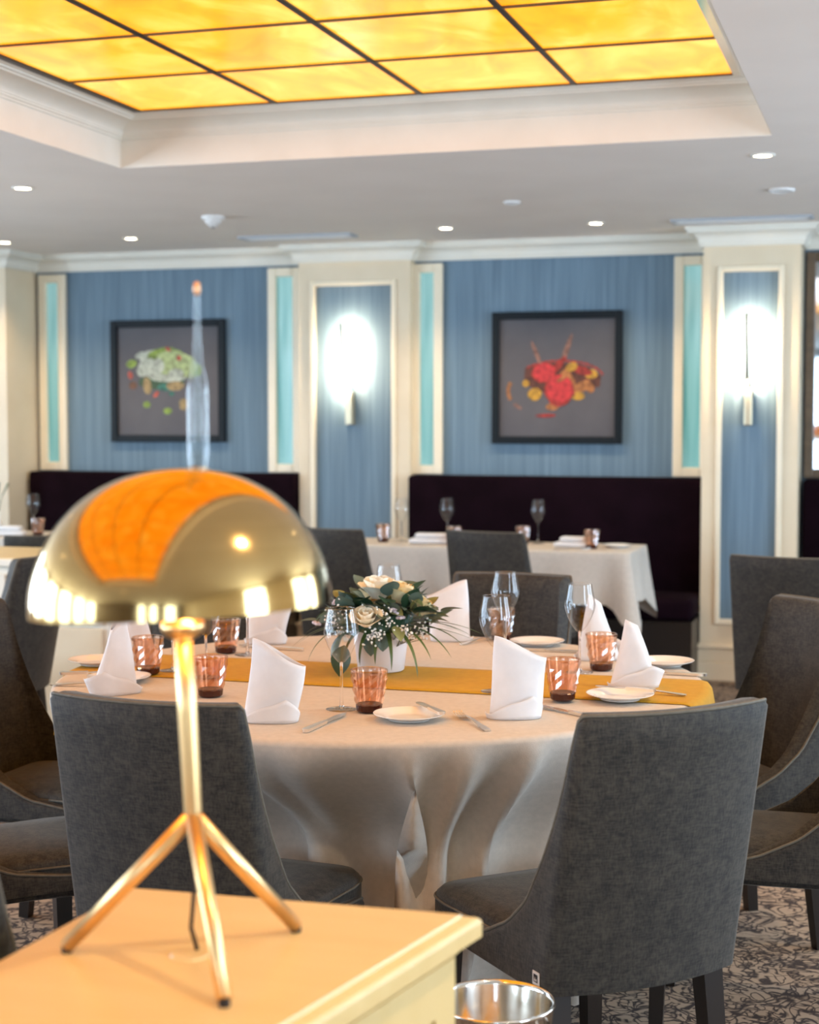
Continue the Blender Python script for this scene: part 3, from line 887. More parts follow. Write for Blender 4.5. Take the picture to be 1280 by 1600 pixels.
# ================================================================== TABLEWARE BUILDERS
def make_glass(label, h=.225, sc=1.0):
    t = thing('wine_glass', label, 'wine glass', (0, 0, 0))
    k = h / .225
    bowl = [(.0045, .104), (.010, .108), (.020, .120), (.030, .140), (.037, .158), (.0395, .170), (.0385, .180), (.036, .195), (.033, .210), (.0305, .225)]
    bm = lathe([(r, z * k) for r, z in bowl], 36)
    mesh_obj('bowl', bm, M['glass'], t, True)
    mesh_obj('rim', lathe([(.0305, .2248 * k), (.0309, .2255 * k), (.0305, .2262 * k), (.0300, .2255 * k), (.0305, .2248 * k)], 36), M['glass_foot'], t, True)
    mesh_obj('stem', lathe([(0, .004), (.006, .005), (.0042, .012), (.0034, .03), (.0032, .085 * k), (.0042, .104 * k), (0, .110 * k)], 16), M['stem'], t, True)
    mesh_obj('foot', lathe([(0, .0035), (.006, .0045), (.034, .0015), (.0355, .0008), (.034, 0), (0, 0)], 36), M['glass_foot'], t, True)
    return t
def make_tumbler(label):
    t = thing('water_tumbler', label, 'tumbler', (0, 0, 0))
    nn = 16
    rows = 6
    prof = []
    for j in range(rows + 1):
        u = j / rows; prof.append((lerp(.0295, .0405, u ** .8), lerp(.016, .086, u)))
    prof.append((.0412, .090)); prof.append((.0412, .0935)); 
    def jit(i, j):
        if j >= rows: return 1
        return 1.045 if (i + j) % 2 == 0 else .955
    mesh_obj('cup', lathe(prof, nn, jit=jit), M['tumbler'], t)
    mesh_obj('inner_wall', lathe([(r - .0035, z) for r, z in prof], 28), M['tumbler'], t, True)
    mesh_obj('rim', lathe([(.0412, .0935), (.0395, .0948), (.0378, .0935)], 32), M['tumbler'], t, True)
    mesh_obj('base', lathe([(0, 0), (.024, 0), (.0285, .004), (.0295, .016), (.0265, .019), (.012, .016), (0, .015)], 20), M['tumbler_base'], t)
    return t
def make_plate(label, r=.078):
    t = thing('bread_plate', label, 'plate', (0, 0, 0))
    mesh_obj('dish', lathe([(0, .004), (r * .45, .004), (r * .62, .0055), (r * .72, .010), (r * .97, .0145), (r, .0152), (r * .985, .0135), (r * .72, .007), (r * .6, .003), (0, .003)], 48), M['porcelain'], t, True)
    mesh_obj('foot_ring', lathe([(r * .52, .0035), (r * .55, 0), (r * .58, .0002), (r * .6, .0035)], 48), M['porcelain'], t, True)
    return t
def strip_solid(bm, secs, th):
    """secs: (x, half width, z); extruded downward by th"""
    rows = []
    for x, w, z in secs:
        rows.append([bm.verts.new(p) for p in ((x, -w, z), (x, w, z), (x, w * .8, z - th), (x, -w * .8, z - th))])
    for a, b in zip(rows, rows[1:]):
        for i in range(4): bm.faces.new((a[i], a[(i + 1) % 4], b[(i + 1) % 4], b[i]))
    bm.faces.new(rows[0][::-1]); bm.faces.new(rows[-1])
    bmesh.ops.recalc_face_normals(bm, faces=bm.faces[:])
    return bm
def make_knife(label, L_=.21):
    t = thing('table_knife', label, 'knife', (0, 0, 0))
    k = L_ / .21
    hd = [(-.105, .005), (-.100, .0085), (-.085, .0085), (-.04, .007), (-.012, .006), (-.004, .0065)]
    o = mesh_obj('handle', strip_solid(bmesh.new(), [(x * k, w, .0075) for x, w in hd], .007), M['cutlery'], t); auto_smooth(o, 60)
    bl = [(-.004, .0055), (.02, .0085), (.06, .0095), (.09, .0085), (.103, .004), (.105, .0015)]
    mesh_obj('blade', strip_solid(bmesh.new(), [(x * k, w, .0050) for x, w in bl], .0018), M['cutlery'], t)
    return t
def make_fork(label, L_=.19):
    t = thing('table_fork', label, 'fork', (0, 0, 0))
    k = L_ / .19
    hs = [(-.095, .0075, .003), (-.085, .0095, .0035), (-.05, .006, .006), (0, .0035, .010), (.03, .004, .009), (.04, .009, .006), (.05, .0115, .0045)]
    o = mesh_obj('handle', strip_solid(bmesh.new(), [(x * k, w, z) for x, w, z in hs], .0025), M['cutlery'], t); auto_smooth(o, 60)
    for q in (-1.5, -.5, .5, 1.5):
        bm = bmesh.new()
        rows = []
        for x, w, z in ((.049, .0020, .0045), (.07, .0018, .0045), (.088, .0014, .008), (.095, .0005, .0105)):
            rows.append([bm.verts.new((x * k, q * .0062 + s * w, z - e)) for s, e in ((-1, 0), (1, 0), (1, .002), (-1, .002))])
        for a, b in zip(rows, rows[1:]):
            for i in range(4): bm.faces.new((a[i], a[(i + 1) % 4], b[(i + 1) % 4], b[i]))
        bm.faces.new(rows[-1])
        bmesh.ops.recalc_face_normals(bm, faces=bm.faces[:])
        mesh_obj('tine', bm, M['cutlery'], t)
    return t
def make_napkin(label, seed=0, peak=.178, low=.115, flip=1, point=False):
    rr = random.Random(seed)
    t = thing('folded_napkin', label, 'napkin', (0, 0, 0))
    n = 44
    ph = rr.uniform(0, 6)
    def body(i, j):
        th = 2 * PI * i / n; u = j / 12
        c, s = math.cos(th), math.sin(th)
        # flattened tube, peak on the -x side, flared lip on the +x side
        hh = lerp(peak, low, sstep(-1, 1, c) * .55 + .45 * (c + 1) / 2)
        x0 = .056 * math.copysign(abs(c) ** .7, c); y0 = .030 * s
        xt = lerp(-.040, .074, (c + 1) / 2); yt = .022 * s * (1 - .75 * (1 - (c + 1) / 2) ** 2)
        if point:                                   # slim pointed fold, closed towards the tip
            hh = lerp(peak, low, .5 + .5 * c)
            xt = lerp(-.020, .010, (c + 1) / 2); yt = .010 * s
        e = u ** 1.1
        x = lerp(x0, xt, e) + .003 * math.sin(4 * u + ph) ; y = lerp(y0, yt, e) + .004 * math.sin(3 * u + 2 * th + ph) * u
        return (x * flip, y, hh * u)
    bm = grid(body, n, 13, closed=True)
    o = mesh_obj('cone', bm, M['napkin'], t, True)
    m_ = o.modifiers.new('thick', 'SOLIDIFY'); m_.thickness = .0016
    def cuff(i, j):
        v = i / 32; th = lerp(-PI * 1.08, PI * .10, v); u = j / 5
        c, s = math.cos(th), math.sin(th)
        hh = .012 + .040 * max(0, 1 - abs(v - .62) / .36) + (.028 * v ** 3 if point else 0)
        x = (.059 + (.004 + (.012 * v if point else 0)) * u) * math.copysign(abs(c) ** .7, c); y = (.034 + .005 * u) * s
        return (x * flip, y - .0015, hh * u)
    o = mesh_obj('cuff', grid(cuff, 33, 6), M['napkin'], t, True)
    m_ = o.modifiers.new('thick', 'SOLIDIFY'); m_.thickness = .0016
    return t

# ================================================================== PLACE SETTINGS ON THE ROUND TABLE
TOPZ = .7535
PLACE = {-90: 'front left', -45: 'front right', 0: 'right end', 45: 'back right', 90: 'back centre', 135: 'back left', 180: 'left end', -135: 'far left front'}
glass_p = make_glass(''); tum_p = make_tumbler(''); plate_p = make_plate(''); knife_p = make_knife(''); fork_p = make_fork('')
used = set()
def place(proto, x, y, z, rz, label, group):
    if proto.name in used: o = copy_tree(proto)
    else: used.add(proto.name); o = proto
    o.location = (x, y, z); o.rotation_euler = (0, 0, rz); o['label'] = label; o['group'] = group
    return o
def loc(a, r_, n_):
    """place-setting frame: r_ to the diner's right, n_ inwards of the napkin"""
    t_ = R(a); nx, ny = -math.cos(t_), -math.sin(t_); rx, ry = ny, -nx
    bx_, by = TX + .635 * math.cos(t_), TY + .635 * math.sin(t_)
    return bx_ + rx * r_ + nx * n_, by + ry * r_ + ny * n_
PT = (0, 45, -135, 180)
NAP = {-90: (-1.279, 3.150, R(14), 1, 1.0), -45: (-.793, 3.345, R(22), 1, 1.0), 0: (-.607, 3.804, R(15), 1, .92), 45: (-.770, 4.22, R(200), -1, .98),
       90: (-1.244, 4.46, R(15), -1, 1.0), 135: (-1.740, 4.25, R(10), 1, 1.0), 180: (-1.912, 3.77, R(40), -1, .98), -135: (-1.760, 3.365, R(50), -1, 1.03)}
for k, (a, (x, y, rz, fl, sc)) in enumerate(NAP.items()):
    o = make_napkin(f'white napkin folded to a standing cone at the {PLACE[a]} place', k, flip=fl, peak=.178 * sc, low=(.150 if a in PT else .118 + .012 * math.sin(k * 2)), point=a in PT)
    o.location = (x, y, TOPZ); o.rotation_euler = (0, 0, rz); o['group'] = 'standing napkins on the round table'
GL = {-90: (-1.181, 3.325), -45: (-.905, 3.63), 0: (-.775, 3.99), 45: (-1.03, 4.24), 90: (-1.40, 4.35), 135: (-1.70, 4.02), 180: (-1.766, 3.69), -135: (-1.640, 3.615)}
for a, (x, y) in GL.items():
    place(glass_p, x, y, TOPZ if abs(y - 3.775) > .18 else .7575, 0, f'clear stemmed wine glass at the {PLACE[a]} place of the round table', 'wine glasses on the round table')
TM = {-90: (-1.113, 3.315), -45: (-.731, 3.565), 0: (-.729, 4.045), 45: (-1.105, 4.50), 135: (-1.773, 4.04), 180: (-1.802, 3.622), -135: (-1.528, 3.392)}
for k, (a, (x, y)) in enumerate(TM.items()):
    place(tum_p, x, y, .7575 if abs(y - 3.775) < .22 else TOPZ, k * .9, f'faceted rose amber tumbler with dark base at the {PLACE[a]} place', 'faceted tumblers on the round table')
PL = {-45: (-1.002, 3.255), 0: (-.607, 3.612), 45: (-.585, 4.17), 90: (-.985, 4.44), -135: (-1.83, 3.52), 180: (-2.0, 3.73)}
for a, (x, y) in PL.items():
    z_ = .7575 if abs(y - 3.775) < .24 else TOPZ
    place(plate_p, x, y, z_, 0, f'small white bread plate at the {PLACE[a]} place', 'bread plates on the round table')
def seg(proto, x0, y0, x1, y1, label, group, z=TOPZ, pitch=0):
    o = place(proto, (x0 + x1) / 2, (y0 + y1) / 2, z, math.atan2(y1 - y0, x1 - x0), label, group)
    return o
KN = [(-1.199, 3.090, -1.117, 3.262, 'left of the front plate'), (-.55, 3.31, -.717, 3.44, 'beside the front right napkin'),
      (-.47, 4.02, -.655, 4.03, 'behind the right end napkin'), (-1.03, 4.32, -.84, 4.33, 'at the back right place'),
      (-1.88, 3.30, -1.70, 3.25, 'under the far left front napkin'), (-1.62, 4.14, -1.75, 4.16, 'by the back left tumbler')]
KN[0] = (-1.164, 3.057, -1.150, 3.255, KN[0][4])
KN[1] = (-.60, 3.36, -.774, 3.484, KN[1][4])
for x0, y0, x1, y1, lb in KN:
    z_ = .7575 if abs((y0 + y1) / 2 - 3.775) < .20 else TOPZ
    seg(knife_p, x0, y0, x1, y1, 'steel table knife ' + lb, 'table knives on the round table', z_)
FK = [(-.80, 3.165, -.925, 3.345, 'right of the front plate'), (-.465, 3.70, -.66, 3.72, 'between the right end plate and napkin'), (-1.19, 4.38, -1.13, 4.55, 'right of the flower pot at the back'),
      (-1.95, 3.42, -1.78, 3.44, 'at the far left front place'), (-1.53, 4.35, -1.60, 4.50, 'left of the flower pot at the back')]
for x0, y0, x1, y1, lb in FK:
    z_ = .7575 if abs((y0 + y1) / 2 - 3.775) < .20 else TOPZ
    seg(fork_p, x0, y0, x1, y1, 'steel dinner fork ' + lb, 'dinner forks on the round table', z_)
for (x, y, rz, lb) in ((-.965, 3.285, R(128), 'front'), (-.60, 3.64, R(170), 'right end'), (-1.90, 3.50, R(30), 'far left')):
    o = make_knife(f'small butter knife resting on the {lb} bread plate', .145)
    o.location = (x, y, TOPZ + (.018 if lb != 'right end' else .021)); o.rotation_euler = (0, 0, rz); o['group'] = 'butter knives on bread plates'

# ware on the back tables
for x, y, lb in ((-2.52, 8.05, 'beside the wide pilaster edge on the left back table'), (-2.285, 8.10, 'left of a tumbler on the left back table'),
                 (-1.80, 8.12, 'above the dark chair on the right back table'), (-4.64, 7.92, 'on the far left table')):
    place(glass_p, x, y, .7495, 0, 'blurred clear wine glass ' + lb, 'wine glasses on the wall tables')
for x, y, lb in ((-2.60, 7.98, 'at the left side of the left back table'), (-2.19, 7.90, 'at the right end of the left back table'),
                 (-1.86, 8.04, 'just above the dark chair on the right back table'), (-1.47, 7.87, 'on the right back table'), (-4.57, 7.85, 'on the far left table')):
    place(tum_p, x, y, .7495, 0, 'blurred rose tumbler ' + lb, 'tumblers on the wall tables')
def flat_napkin(x, y, rz, label, w=.11):
    t = thing('rolled_napkin', label, 'napkin', (x, y, .7495), rz, 'low folded napkins on the wall tables')
    for k in range(2):
        o = mesh_obj('fold', box(-w + .03 * k, w - .02 * k, -.045 + .01 * k, .045 - .012 * k, .001 + .027 * k, .027 + .027 * k, .012, 3), M['napkin'], t); auto_smooth(o, 60)
flat_napkin(-2.33, 7.95, .1, 'low folded white napkin on the left back table')
flat_napkin(-1.58, 7.93, -.1, 'low folded white napkin on the right back table', .09)
flat_napkin(-4.72, 7.80, .2, 'low folded white napkin on the far left table', .09)
place(plate_p, -1.36, 7.98, .7495, 0, 'small white plate at the right end of the right back table', 'bread plates on the wall tables')
place(fork_p, -1.55, 7.76, .7495, .5, 'blurred steel fork in front of the right back napkin', 'cutlery on the wall tables')
place(knife_p, -2.40, 7.80, .7495, .2, 'blurred steel knife on the left back table', 'cutlery on the wall tables')

# bud vase on the far left table
t = thing('bud_vase', 'slim vase with a green sprig on the far left table', 'vase', (-4.90, 7.98, .7495))
mesh_obj('vase', lathe([(0, 0), (.022, 0), (.026, .03), (.012, .09), (.014, .12), (.010, .118), (0, .1)], 20), M['porcelain'], t, True)
M['leaf'] = noisy('leaf_green', (.030, .060, .020), (.06, .11, .035), .5, (30, 30, 30))
for k in range(4):
    a = k * 1.6 + .4
    mesh_obj('sprig', tube([(0, 0, .1), (.02 * math.cos(a), .02 * math.sin(a), .2), (.06 * math.cos(a), .06 * math.sin(a), .28)], [.0025, .002, .006], 6), M['leaf'], t, True)

# ================================================================== FLOWER ARRANGEMENT
fx, fy = -1.262, 3.855
FA_S = 1.12
FA = thing('flower_arrangement', 'bouquet of white roses and eucalyptus in a white pot on the runner', 'flowers', (fx, fy, .7578))
pot = mesh_obj('pot', lathe([(0, 0), (.050, 0), (.053, .003), (.064, .098), (.0645, .102), (.060, .101), (.056, .08), (0, .078)], 40), M['pot'], FA, True)
FA.scale = (FA_S, FA_S, 1.04)
M['euc'] = noisy('eucalyptus_leaf', (.075, .125, .095), (.13, .19, .15), .55, (20, 20, 20))
M['euc_dark'] = noisy('dark_leaf', (.018, .05, .025), (.035, .085, .04), .4, (20, 20, 20))
M['olive'] = noisy('olive_leaf', (.16, .18, .06), (.26, .28, .11), .55, (20, 20, 20))
M['palm'] = noisy('palm_blade', (.035, .075, .012), (.075, .13, .03), .4, (8, 8, 8))
M['petal'] = noisy('cream_petal', (.86, .80, .60), (.92, .88, .74), .6, (25, 25, 25), Subsurface_Weight=0.0)
M['petal_y'] = noisy('yellow_petal', (.86, .70, .36), (.92, .80, .52), .6, (25, 25, 25))
M['lilac'] = noisy('lilac_petal', (.50, .46, .56), (.66, .62, .70), .6, (25, 25, 25))
M['gyp'] = mat('gypsophila', (.88, .86, .80), .7)
M['twig'] = mat('twig', (.12, .13, .05), .6)
fr = random.Random(5)
def leaf_mesh(L_, w, curl, fold_, pw):
    bm = bmesh.new(); rows = []
    for j in range(9):
        u = j / 8
        ww = w * (math.sin(PI * u ** pw) ** .8 if 0 < u < 1 else 0.02)
        rows.append([bm.verts.new((s * ww, u * L_, -curl * u * u + abs(s) * fold_ * ww)) for s in (-1, -.5, 0, .5, 1)])
    for a, b in zip(rows, rows[1:]):
        for i in range(4): bm.faces.new((a[i], a[i + 1], b[i + 1], b[i]))
    return bm
def put_leaf(me_o, pos, az, el, roll, sc=1):
    o = me_o.copy(); COL.objects.link(o); o.parent = FA
    o.matrix_local = Matrix.Translation(pos) @ Matrix.Rotation(az, 4, 'Z') @ Matrix.Rotation(el, 4, 'X') @ Matrix.Rotation(roll, 4, 'Y') @ Matrix.Diagonal((sc, sc, sc, 1))
    return o
protos = {}
for nm, mt, a in (('eucalyptus_leaf', 'euc', (.055, .021, .008, .2, .85)), ('dark_leaf', 'euc_dark', (.062, .020, .012, .2, .9)), ('olive_leaf', 'olive', (.05, .015, .01, .25, .9))):
    o = mesh_obj(nm, leaf_mesh(*a), M[mt], FA, True); protos[nm] = o
    o.location = (0, 0, .09)
# round the dome of the bouquet
for k in range(105):
    u = fr.random(); az = fr.uniform(0, 2 * PI)
    el = lerp(R(-25), R(70), u)
    rr = fr.uniform(.035, .10)
    p = Vector((rr * math.cos(az) * 1.15, rr * math.sin(az), .105 + .075 * (1 - (rr / .12) ** 2) + fr.uniform(-.02, .015)))
    nm = fr.choices(list(protos), (5, 4, 2))[0]
    put_leaf(protos[nm], p, az - PI / 2 + fr.uniform(-.5, .5), el, fr.uniform(-.7, .7), fr.uniform(.7, 1.15))
# drooping larger eucalyptus leaves in front of and beside the pot
for az, r0, z0, el, sc, nm in ((-2.25, .10, .10, -1.0, 1.15, 'dark_leaf'), (-2.0, .12, .075, -1.25, 1.1, 'dark_leaf'), (-1.55, .065, .095, -1.1, .85, 'eucalyptus_leaf'), (-1.2, .07, .105, -1.2, .8, 'eucalyptus_leaf'),
                               (-.3, .13, .135, .1, .95, 'eucalyptus_leaf'), (.0, .14, .15, .3, .9, 'eucalyptus_leaf'), (-2.9, .14, .12, .1, .8, 'eucalyptus_leaf'), (-.9, .09, .12, -.5, .9, 'olive_leaf'),
                               (3.3, .15, .155, .2, .95, 'olive_leaf'), (2.6, .13, .16, .6, .9, 'olive_leaf')):
    put_leaf(protos[nm], Vector((r0 * math.cos(az), r0 * math.sin(az), z0)), az - PI / 2, el, fr.uniform(-.4, .4), sc * 1.1)
# palm blades, long and pointed
def blade(az, el0, L_, droop, w=.0075):
    bm = bmesh.new(); rows = []
    p = Vector((.035 * math.cos(az), .035 * math.sin(az), .108)); d = el0
    for j in range(13):
        u = j / 12
        t_ = Vector((math.cos(az) * math.cos(d), math.sin(az) * math.cos(d), math.sin(d)))
        s_ = Vector((-math.sin(az), math.cos(az), 0))
        ww = w * (1 - u) ** .7 * min(1, .4 + 3 * u)
        up_ = s_.cross(t_)
        rows.append([bm.verts.new(p - s_ * ww + up_ * -.25 * ww), bm.verts.new(p), bm.verts.new(p + s_ * ww + up_ * -.25 * ww)])
        p = p + t_ * (L_ / 12); d -= droop / 12
        if p.z < .004: p.z = .004; d = .02
    for a, b in zip(rows, rows[1:]):
        for i in range(2): bm.faces.new((a[i], a[i + 1], b[i + 1], b[i]))
    mesh_obj('palm_blade', bm, M['palm'], FA, True)
for az, el0, L_, dr in ((-.15, .35, .20, .9), (.05, .3, .21, .8), (-.3, .3, .20, 1.0), (-.45, .25, .20, 1.2), (-.6, .2, .17, 1.3), (-.02, .1, .19, .5), (-.75, .1, .19, 1.7), (-1.05, .0, .14, 1.9),
                        (-1.4, -.2, .11, 1.7), (-1.75, -.1, .12, 1.8), (-2.05, .0, .14, 1.9), (-2.3, .1, .15, 1.9), (-2.75, .2, .19, 1.1), (-2.95, .1, .18, .9), (3.1, .3, .17, 1.1), (-2.5, .2, .18, 1.6), (.4, .3, .17, 1.0), (2.5, .3, .17, 1.0)):
    blade(az, el0, L_, dr)
# roses: spiral of cupped petals
def rose(pos, sc, mt, tilt, az, nm='rose'):
    bm = bmesh.new()
    for layer, (r0, h, n_, open_, cnt) in enumerate(((.006, .030, 3, -.1, 3), (.011, .031, 4, .05, 4), (.016, .030, 5, .22, 5), (.020, .027, 5, .5, 5))):
        for k in range(cnt):
            a0 = 2 * PI * k / cnt + layer * .7
            wd = 2 * PI / cnt * 1.25
            rows = []
            for j in range(5):
                v = j / 4
                rows.append([])
                for i in range(6):
                    u = i / 5 - .5
                    a = a0 + u * wd
                    rad = r0 * (.45 + .55 * math.sin(v * PI * .5)) + open_ * h * v * v * .55 + .0007 * (i % 2)
                    z_ = h * v - .004 * (2 * u) ** 2 * v - open_ * .012 * v ** 4
                    rows[-1].append(bm.verts.new((rad * math.cos(a), rad * math.sin(a), z_)))
            for a, b in zip(rows, rows[1:]):
                for i in range(5): bm.faces.new((a[i], a[i + 1], b[i + 1], b[i]))
    o = mesh_obj(nm, bm, M[mt], FA, True)
    o.matrix_local = Matrix.Translation(pos) @ Matrix.Rotation(az, 4, 'Z') @ Matrix.Rotation(tilt, 4, 'Y') @ Matrix.Diagonal((sc, sc, sc, 1))
FR = Vector((math.sin(R(17.1)), -math.cos(R(17.1)), 0)); RT = Vector((math.cos(R(17.1)), math.sin(R(17.1)), 0))
def at_b(u, f, z): return RT * u + FR * f + Vector((0, 0, z))
rose(at_b(-.030, .108, .128), 1.35, 'petal', .55, -1.35)
rose(at_b(-.005, .0, .178), 1.75, 'petal', .12, -1.2)
rose(at_b(.040, .01, .168), 1.65, 'petal_y', .35, .2)
rose(at_b(.078, .02, .142), 1.45, 'petal_y', .6, .2)
rose(at_b(-.02, -.06, .165), 1.3, 'petal_y', .4, 2.2)
# lilac florets
for u, f, z in ((.035, .07, .145), (.045, .075, .135), (.03, .075, .155), (-.10, .02, .165), (-.09, .03, .172), (-.145, .05, .118)):
    bm = bmesh.new()
    for k in range(5):
        a = k * 2 * PI / 5
        lathe([(0, 0), (.005, .002), (.0055, .006), (0, .009)], 6, bm, .006 * math.cos(a), .006 * math.sin(a), 0)
    o = mesh_obj('lilac_floret', bm, M['lilac'], FA, True); o.location = at_b(u, f, z); o.rotation_euler = (fr.uniform(-.5, .8), fr.uniform(-.6, .6), 0)
# baby's breath: far too many tiny heads to count
bm = bmesh.new(); bt = bmesh.new()
clus = [(.005, .09, .155, .018), (.015, .095, .14, .018), (.045, .085, .115, .022), (.075, .07, .105, .022), (-.02, .095, .092, .018), (-.085, .06, .155, .024), (-.11, .03, .145, .022), (-.10, .05, .12, .018), (.06, .085, .10, .018), (-.03, .09, .16, .012), (.095, .05, .105, .015), (-.005, .1, .10, .012)]
for cu, cf, cz, sp in clus:
    for k in range(20):
        p = at_b(cu + fr.gauss(0, sp * .6), cf + fr.gauss(0, sp * .4) + .01, cz + fr.gauss(0, sp * .6))
        r_ = fr.uniform(.0018, .0032)
        lathe([(0, -r_), (r_ * .8, -r_ * .5), (r_, .2 * r_), (r_ * .7, .8 * r_), (0, r_)], 6, bm, p.x, p.y, p.z)
        if k % 2 == 0: tube([p, at_b(cu * .6, cf * .6, cz - .035)], .0005, 3, bt, False)
tag(mesh_obj('gypsophila', bm, M['gyp'], FA, True), kind='stuff'); tag(mesh_obj('gypsophila_stems', bt, M['twig'], FA), kind='stuff')
# solid green heart so that the bouquet is not see-through
bm = lathe([(0, .085), (.058, .088), (.075, .11), (.066, .14), (.04, .158), (0, .165)], 18, jit=lambda i, j: 1 + .12 * math.sin(i * 2.3 + j * 1.9))
mesh_obj('foliage_core', bm, M['euc_dark'], FA)

# ================================================================== SIDEBOARD IN THE FOREGROUND
SZ = .80
poly = [(-.946, 1.838), (-.479, 1.858), (-.655, .98), (-.985, 1.0)]
def inset(poly, d):
    n = len(poly); out = []
    cx = sum(p[0] for p in poly) / n; cy = sum(p[1] for p in poly) / n
    for i in range(n):
        a = Vector(poly[i - 1]); b = Vector(poly[i]); c = Vector(poly[(i + 1) % n])
        e1 = (b - a).normalized(); e2 = (c - b).normalized()
        n1 = Vector((e1.y, -e1.x)); n2 = Vector((e2.y, -e2.x))
        if n1.dot(Vector((cx, cy)) - b) < 0: n1, n2 = -n1, -n2
        m_ = (n1 + n2) / (1 + n1.dot(n2))
        out.append(tuple(b + m_ * d))
    return out
def prism(secs, poly):
    """secs: (inset, z) from bottom to top"""
    bm = bmesh.new(); rows = []
    for d, z in secs:
        rows.append([bm.verts.new((x, y, z)) for x, y in inset(poly, d)])
    n = len(poly)
    for a, b in zip(rows, rows[1:]):
        for i in range(n): bm.faces.new((a[i], a[(i + 1) % n], b[(i + 1) % n], b[i]))
    bm.faces.new(rows[-1]); bm.faces.new(rows[0][::-1])
    bmesh.ops.recalc_face_normals(bm, faces=bm.faces[:])
    return bm
sb = thing('sideboard', 'pale maple sideboard with moulded top edge carrying the brass lamp', 'sideboard', (0, 0, 0))
e = [(.004, SZ - .034), (0, SZ - .031), (0, SZ - .014)]
e += [(.011 * (1 - math.cos(i / 5 * PI / 2)), SZ - .014 + .009 * math.sin(i / 5 * PI / 2)) for i in range(1, 6)]
e += [(.012, SZ - .004), (.016, SZ - .0035), (.018, SZ)]
mesh_obj('top', prism(e, poly), M['maple'], sb)
mesh_obj('under_moulding', prism([(.022, SZ - .05), (.012, SZ - .034)], poly), M['maple_side'], sb)
mesh_obj('carcass', prism([(.026, .06), (.026, SZ - .05)], poly), M['maple_side'], sb)
mesh_obj('plinth', prism([(.04, 0), (.04, .06)], poly), M['leg'], sb)
# raised frame of the right side
ip = inset(poly, .026)
a3, b3 = Vector((*ip[1], 0)), Vector((*ip[2], 0))
dr = (b3 - a3).normalized(); nr = Vector((-dr.y, dr.x, 0))
if nr.x < 0: nr = -nr
ln = (b3 - a3).length
for (u0, u1, z0, z1) in ((0, .05, .06, SZ - .05), (ln - .05, ln, .06, SZ - .05), (.05, ln - .05, .06, .13), (.05, ln - .05, SZ - .11, SZ - .05)):
    bm = bmesh.new(); vs = []
    for u in (u0, u1):
        for k in (-.002, .006):
            for z_ in (z0, z1):
                p = a3 + dr * u + nr * k; vs.append(bm.verts.new((p.x, p.y, z_)))
    for q in ((0, 1, 3, 2), (4, 6, 7, 5), (0, 4, 5, 1), (2, 3, 7, 6), (0, 2, 6, 4), (1, 5, 7, 3)): bm.faces.new([vs[i] for i in q])
    bmesh.ops.recalc_face_normals(bm, faces=bm.faces[:])
    mesh_obj('side_rail', bm, M['maple_side'], sb)

# ================================================================== BRASS MUSHROOM LAMP
LX, LY = -.743, 1.600
lamp = thing('table_lamp', 'brass mushroom dome table lamp on tripod legs', 'table lamp', (LX, LY, SZ))
def lp(x, y, z): return Vector((x - LX, y - LY, z - SZ))
J = lp(-.743, 1.600, .965)
T = lp(-.757, 1.606, 1.185)
mesh_obj('pole', tube([J - Vector((0, 0, .012)), J, J.lerp(T, .5), T], [.009, .0098, .0106, .0100], 20), M['brass_soft'], lamp, True)
for fxx, fyy in ((-.888, 1.576), (-.652, 1.476), (-.668, 1.719)):
    f_ = lp(fxx, fyy, SZ + .007)
    st = J + Vector((0, 0, -.004))
    lg = mesh_obj('leg', tube([st, st.lerp(f_, .5), f_], [.0092, .0088, .0082], 14), M['brass_soft'], lamp, True)
    mesh_obj('foot_pad', tube([f_ + Vector((0, 0, -.007)), f_ + Vector((0, 0, .001))], .0062, 12), M['cable'], lg)
# shade, leaning like the pole
ax = (T - J).normalized()
rotm = ax.to_track_quat('Z', 'Y').to_matrix().to_4x4()
RD, HD = .1665, .150
prof = []
for i in range(21):
    a = i / 20 * PI / 2
    prof.append((RD * math.cos(a) ** .92 if i < 20 else 0, HD * math.sin(a) ** 1.04))
prof = [(RD, -.006), (RD, -.003)] + prof
inn = [(max(0, r - .0022), z - (.0022 if z > .1 else 0)) for r, z in prof[::-1]]
sh_o = mesh_obj('shade', lathe(prof + inn, 72), M['brass'], lamp, True)
C0 = T + ax * .010
sh_o.matrix_local = Matrix.Translation(C0) @ rotm
hub = mesh_obj('hub', lathe([(0, 0), (.011, 0), (.019, .005), (.024, .012), (.024, .020), (.012, .026), (.012, .045), (0, .045)], 28), M['brass_soft'], lamp, True)
hub.matrix_local = Matrix.Translation(T - ax * .030) @ rotm
bulb = mesh_obj('bulb', lathe([(0, .018), (.014, .02), (.016, .035), (.03, .065), (.026, .09), (0, .104)], 20), M['bulb'], lamp, True)
bulb.matrix_local = Matrix.Translation(T) @ rotm
pl = bpy.data.lights.new('lamp_glow', 'POINT'); pl.energy = 0.8; pl.color = (1.0, .55, .2); pl.shadow_soft_size = .03
po = bpy.data.objects.new('lamp_glow', pl); COL.objects.link(po); po.parent = lamp; po.location = T + ax * .030 + Vector((.04, -.03, 0))
# flex
mesh_obj('cable', tube([J + Vector((0, 0, -.012)), J + Vector((-.002, .004, -.05)), J + Vector((-.003, .008, -.09)), lp(-.752, 1.612, SZ + .03), lp(-.749, 1.621, SZ + .003)], .0026, 8), M['cable'], lamp, True)
mesh_obj('cable_grommet', lathe([(0, .0025), (.020, .0025), (.022, 0)], 28), M['maple'], lamp).location = lp(-.752, 1.607, SZ)
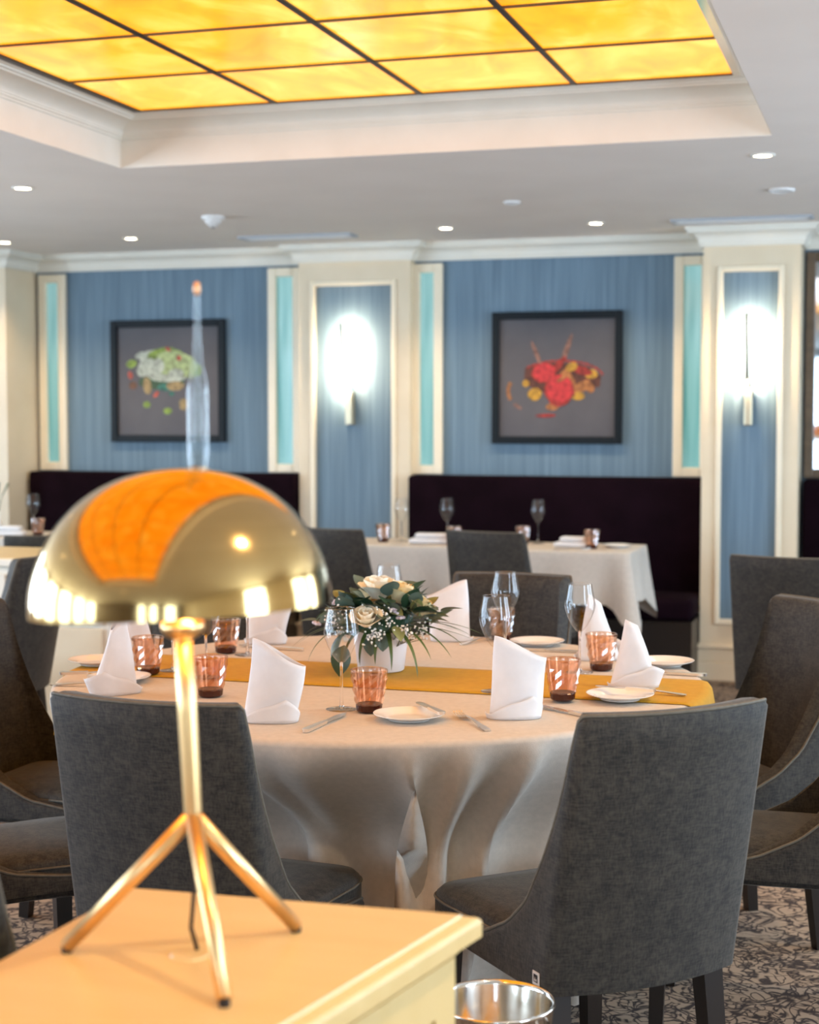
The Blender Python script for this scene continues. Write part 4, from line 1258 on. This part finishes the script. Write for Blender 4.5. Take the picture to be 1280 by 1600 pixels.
# tall glass finial behind the crown of the dome
fb = C0 + Vector((.004, .038, HD - .012))
fin = mesh_obj('glass_finial', lathe([(.0085, 0), (.0105, .012), (.0118, .03), (.0118, .098), (.0105, .108), (.006, .128), (.0035, .16), (.0030, .205)], 24), M['finial_glass'], lamp, True)
fin.location = fb
core = mesh_obj('finial_core', lathe([(0, -.002), (.004, 0), (.0045, .05), (.004, .095), (.0015, .13), (.0012, .20), (0, .205)], 14), M['finial_glass'], fin, True)
mesh_obj('finial_collar', lathe([(.0125, -.004), (.013, .008), (.011, .012)], 24), M['chrome'], fin, True)
mesh_obj('finial_tip', lathe([(0, .203), (.0034, .204), (.0042, .210), (.0034, .217), (0, .219)], 14), M['copper'], fin, True)

# ================================================================== STEEL COOLER ON STAND
wc = thing('wine_cooler', 'polished steel wine cooler at the right end of the sideboard', 'wine cooler', (-.615, 2.477, .235))
mesh_obj('bucket', lathe([(0, 0), (.070, 0), (.076, .006), (.094, .214), (.097, .217), (.0965, .222), (.093, .221), (.091, .214), (.073, .010), (0, .008)], 56), M['steel'], wc, True)
for s in (-1, 1):
    mesh_obj('handle', tube([(.092 * s, -.03, .17), (.112 * s, -.022, .17), (.116 * s, 0, .17), (.112 * s, .022, .17), (.092 * s, .03, .17)], .005, 8), M['steel'], wc, True)
st = thing('cooler_stand', 'low steel stand under the wine cooler', 'stand', (-.615, 2.477, 0))
mesh_obj('plate', lathe([(0, .222), (.085, .222), (.088, .228), (.085, .235), (0, .235)], 40), M['steel'], st)
mesh_obj('column', lathe([(.02, .012), (.014, .03), (.014, .222)], 20), M['steel'], st, True)
mesh_obj('foot', lathe([(0, 0), (.11, 0), (.11, .006), (.02, .014), (0, .014)], 40), M['steel'], st, True)

# ================================================================== CREAM COUNTER AT LEFT
ct = thing('service_counter', 'cream service counter with wood inset top at the left', 'counter', (-3.90, 5.95, 0))
CW = .92
mesh_obj('carcass', box(-.85, CW - .02, -.27, .27, .08, .80, .004), M['white'], ct)
mesh_obj('plinth', box(-.80, CW - .05, -.23, .24, 0, .08), M['cream'], ct)
mesh_obj('top', box(-.88, CW, -.29, .29, .80, .83, .006), M['white'], ct)
mesh_obj('wood_inset', box(-.30, CW - .05, -.24, .24, .829, .835, .002), M['maple'], ct)
for k in range(4):
    d_ = mesh_obj('drawer', box(-.82 + k * .43, -.82 + k * .43 + .41, -.288, -.27, .58, .77, .004), M['white'], ct)
    mesh_obj('door', box(-.82 + k * .43, -.82 + k * .43 + .41, -.288, -.27, .11, .565, .004), M['cream'], ct)
for u in (-.22, -.06, .10):
    mesh_obj('end_pilaster', box(CW - .022, CW - .006, u, u + .09, .08, .79, .003), M['cream'], ct)
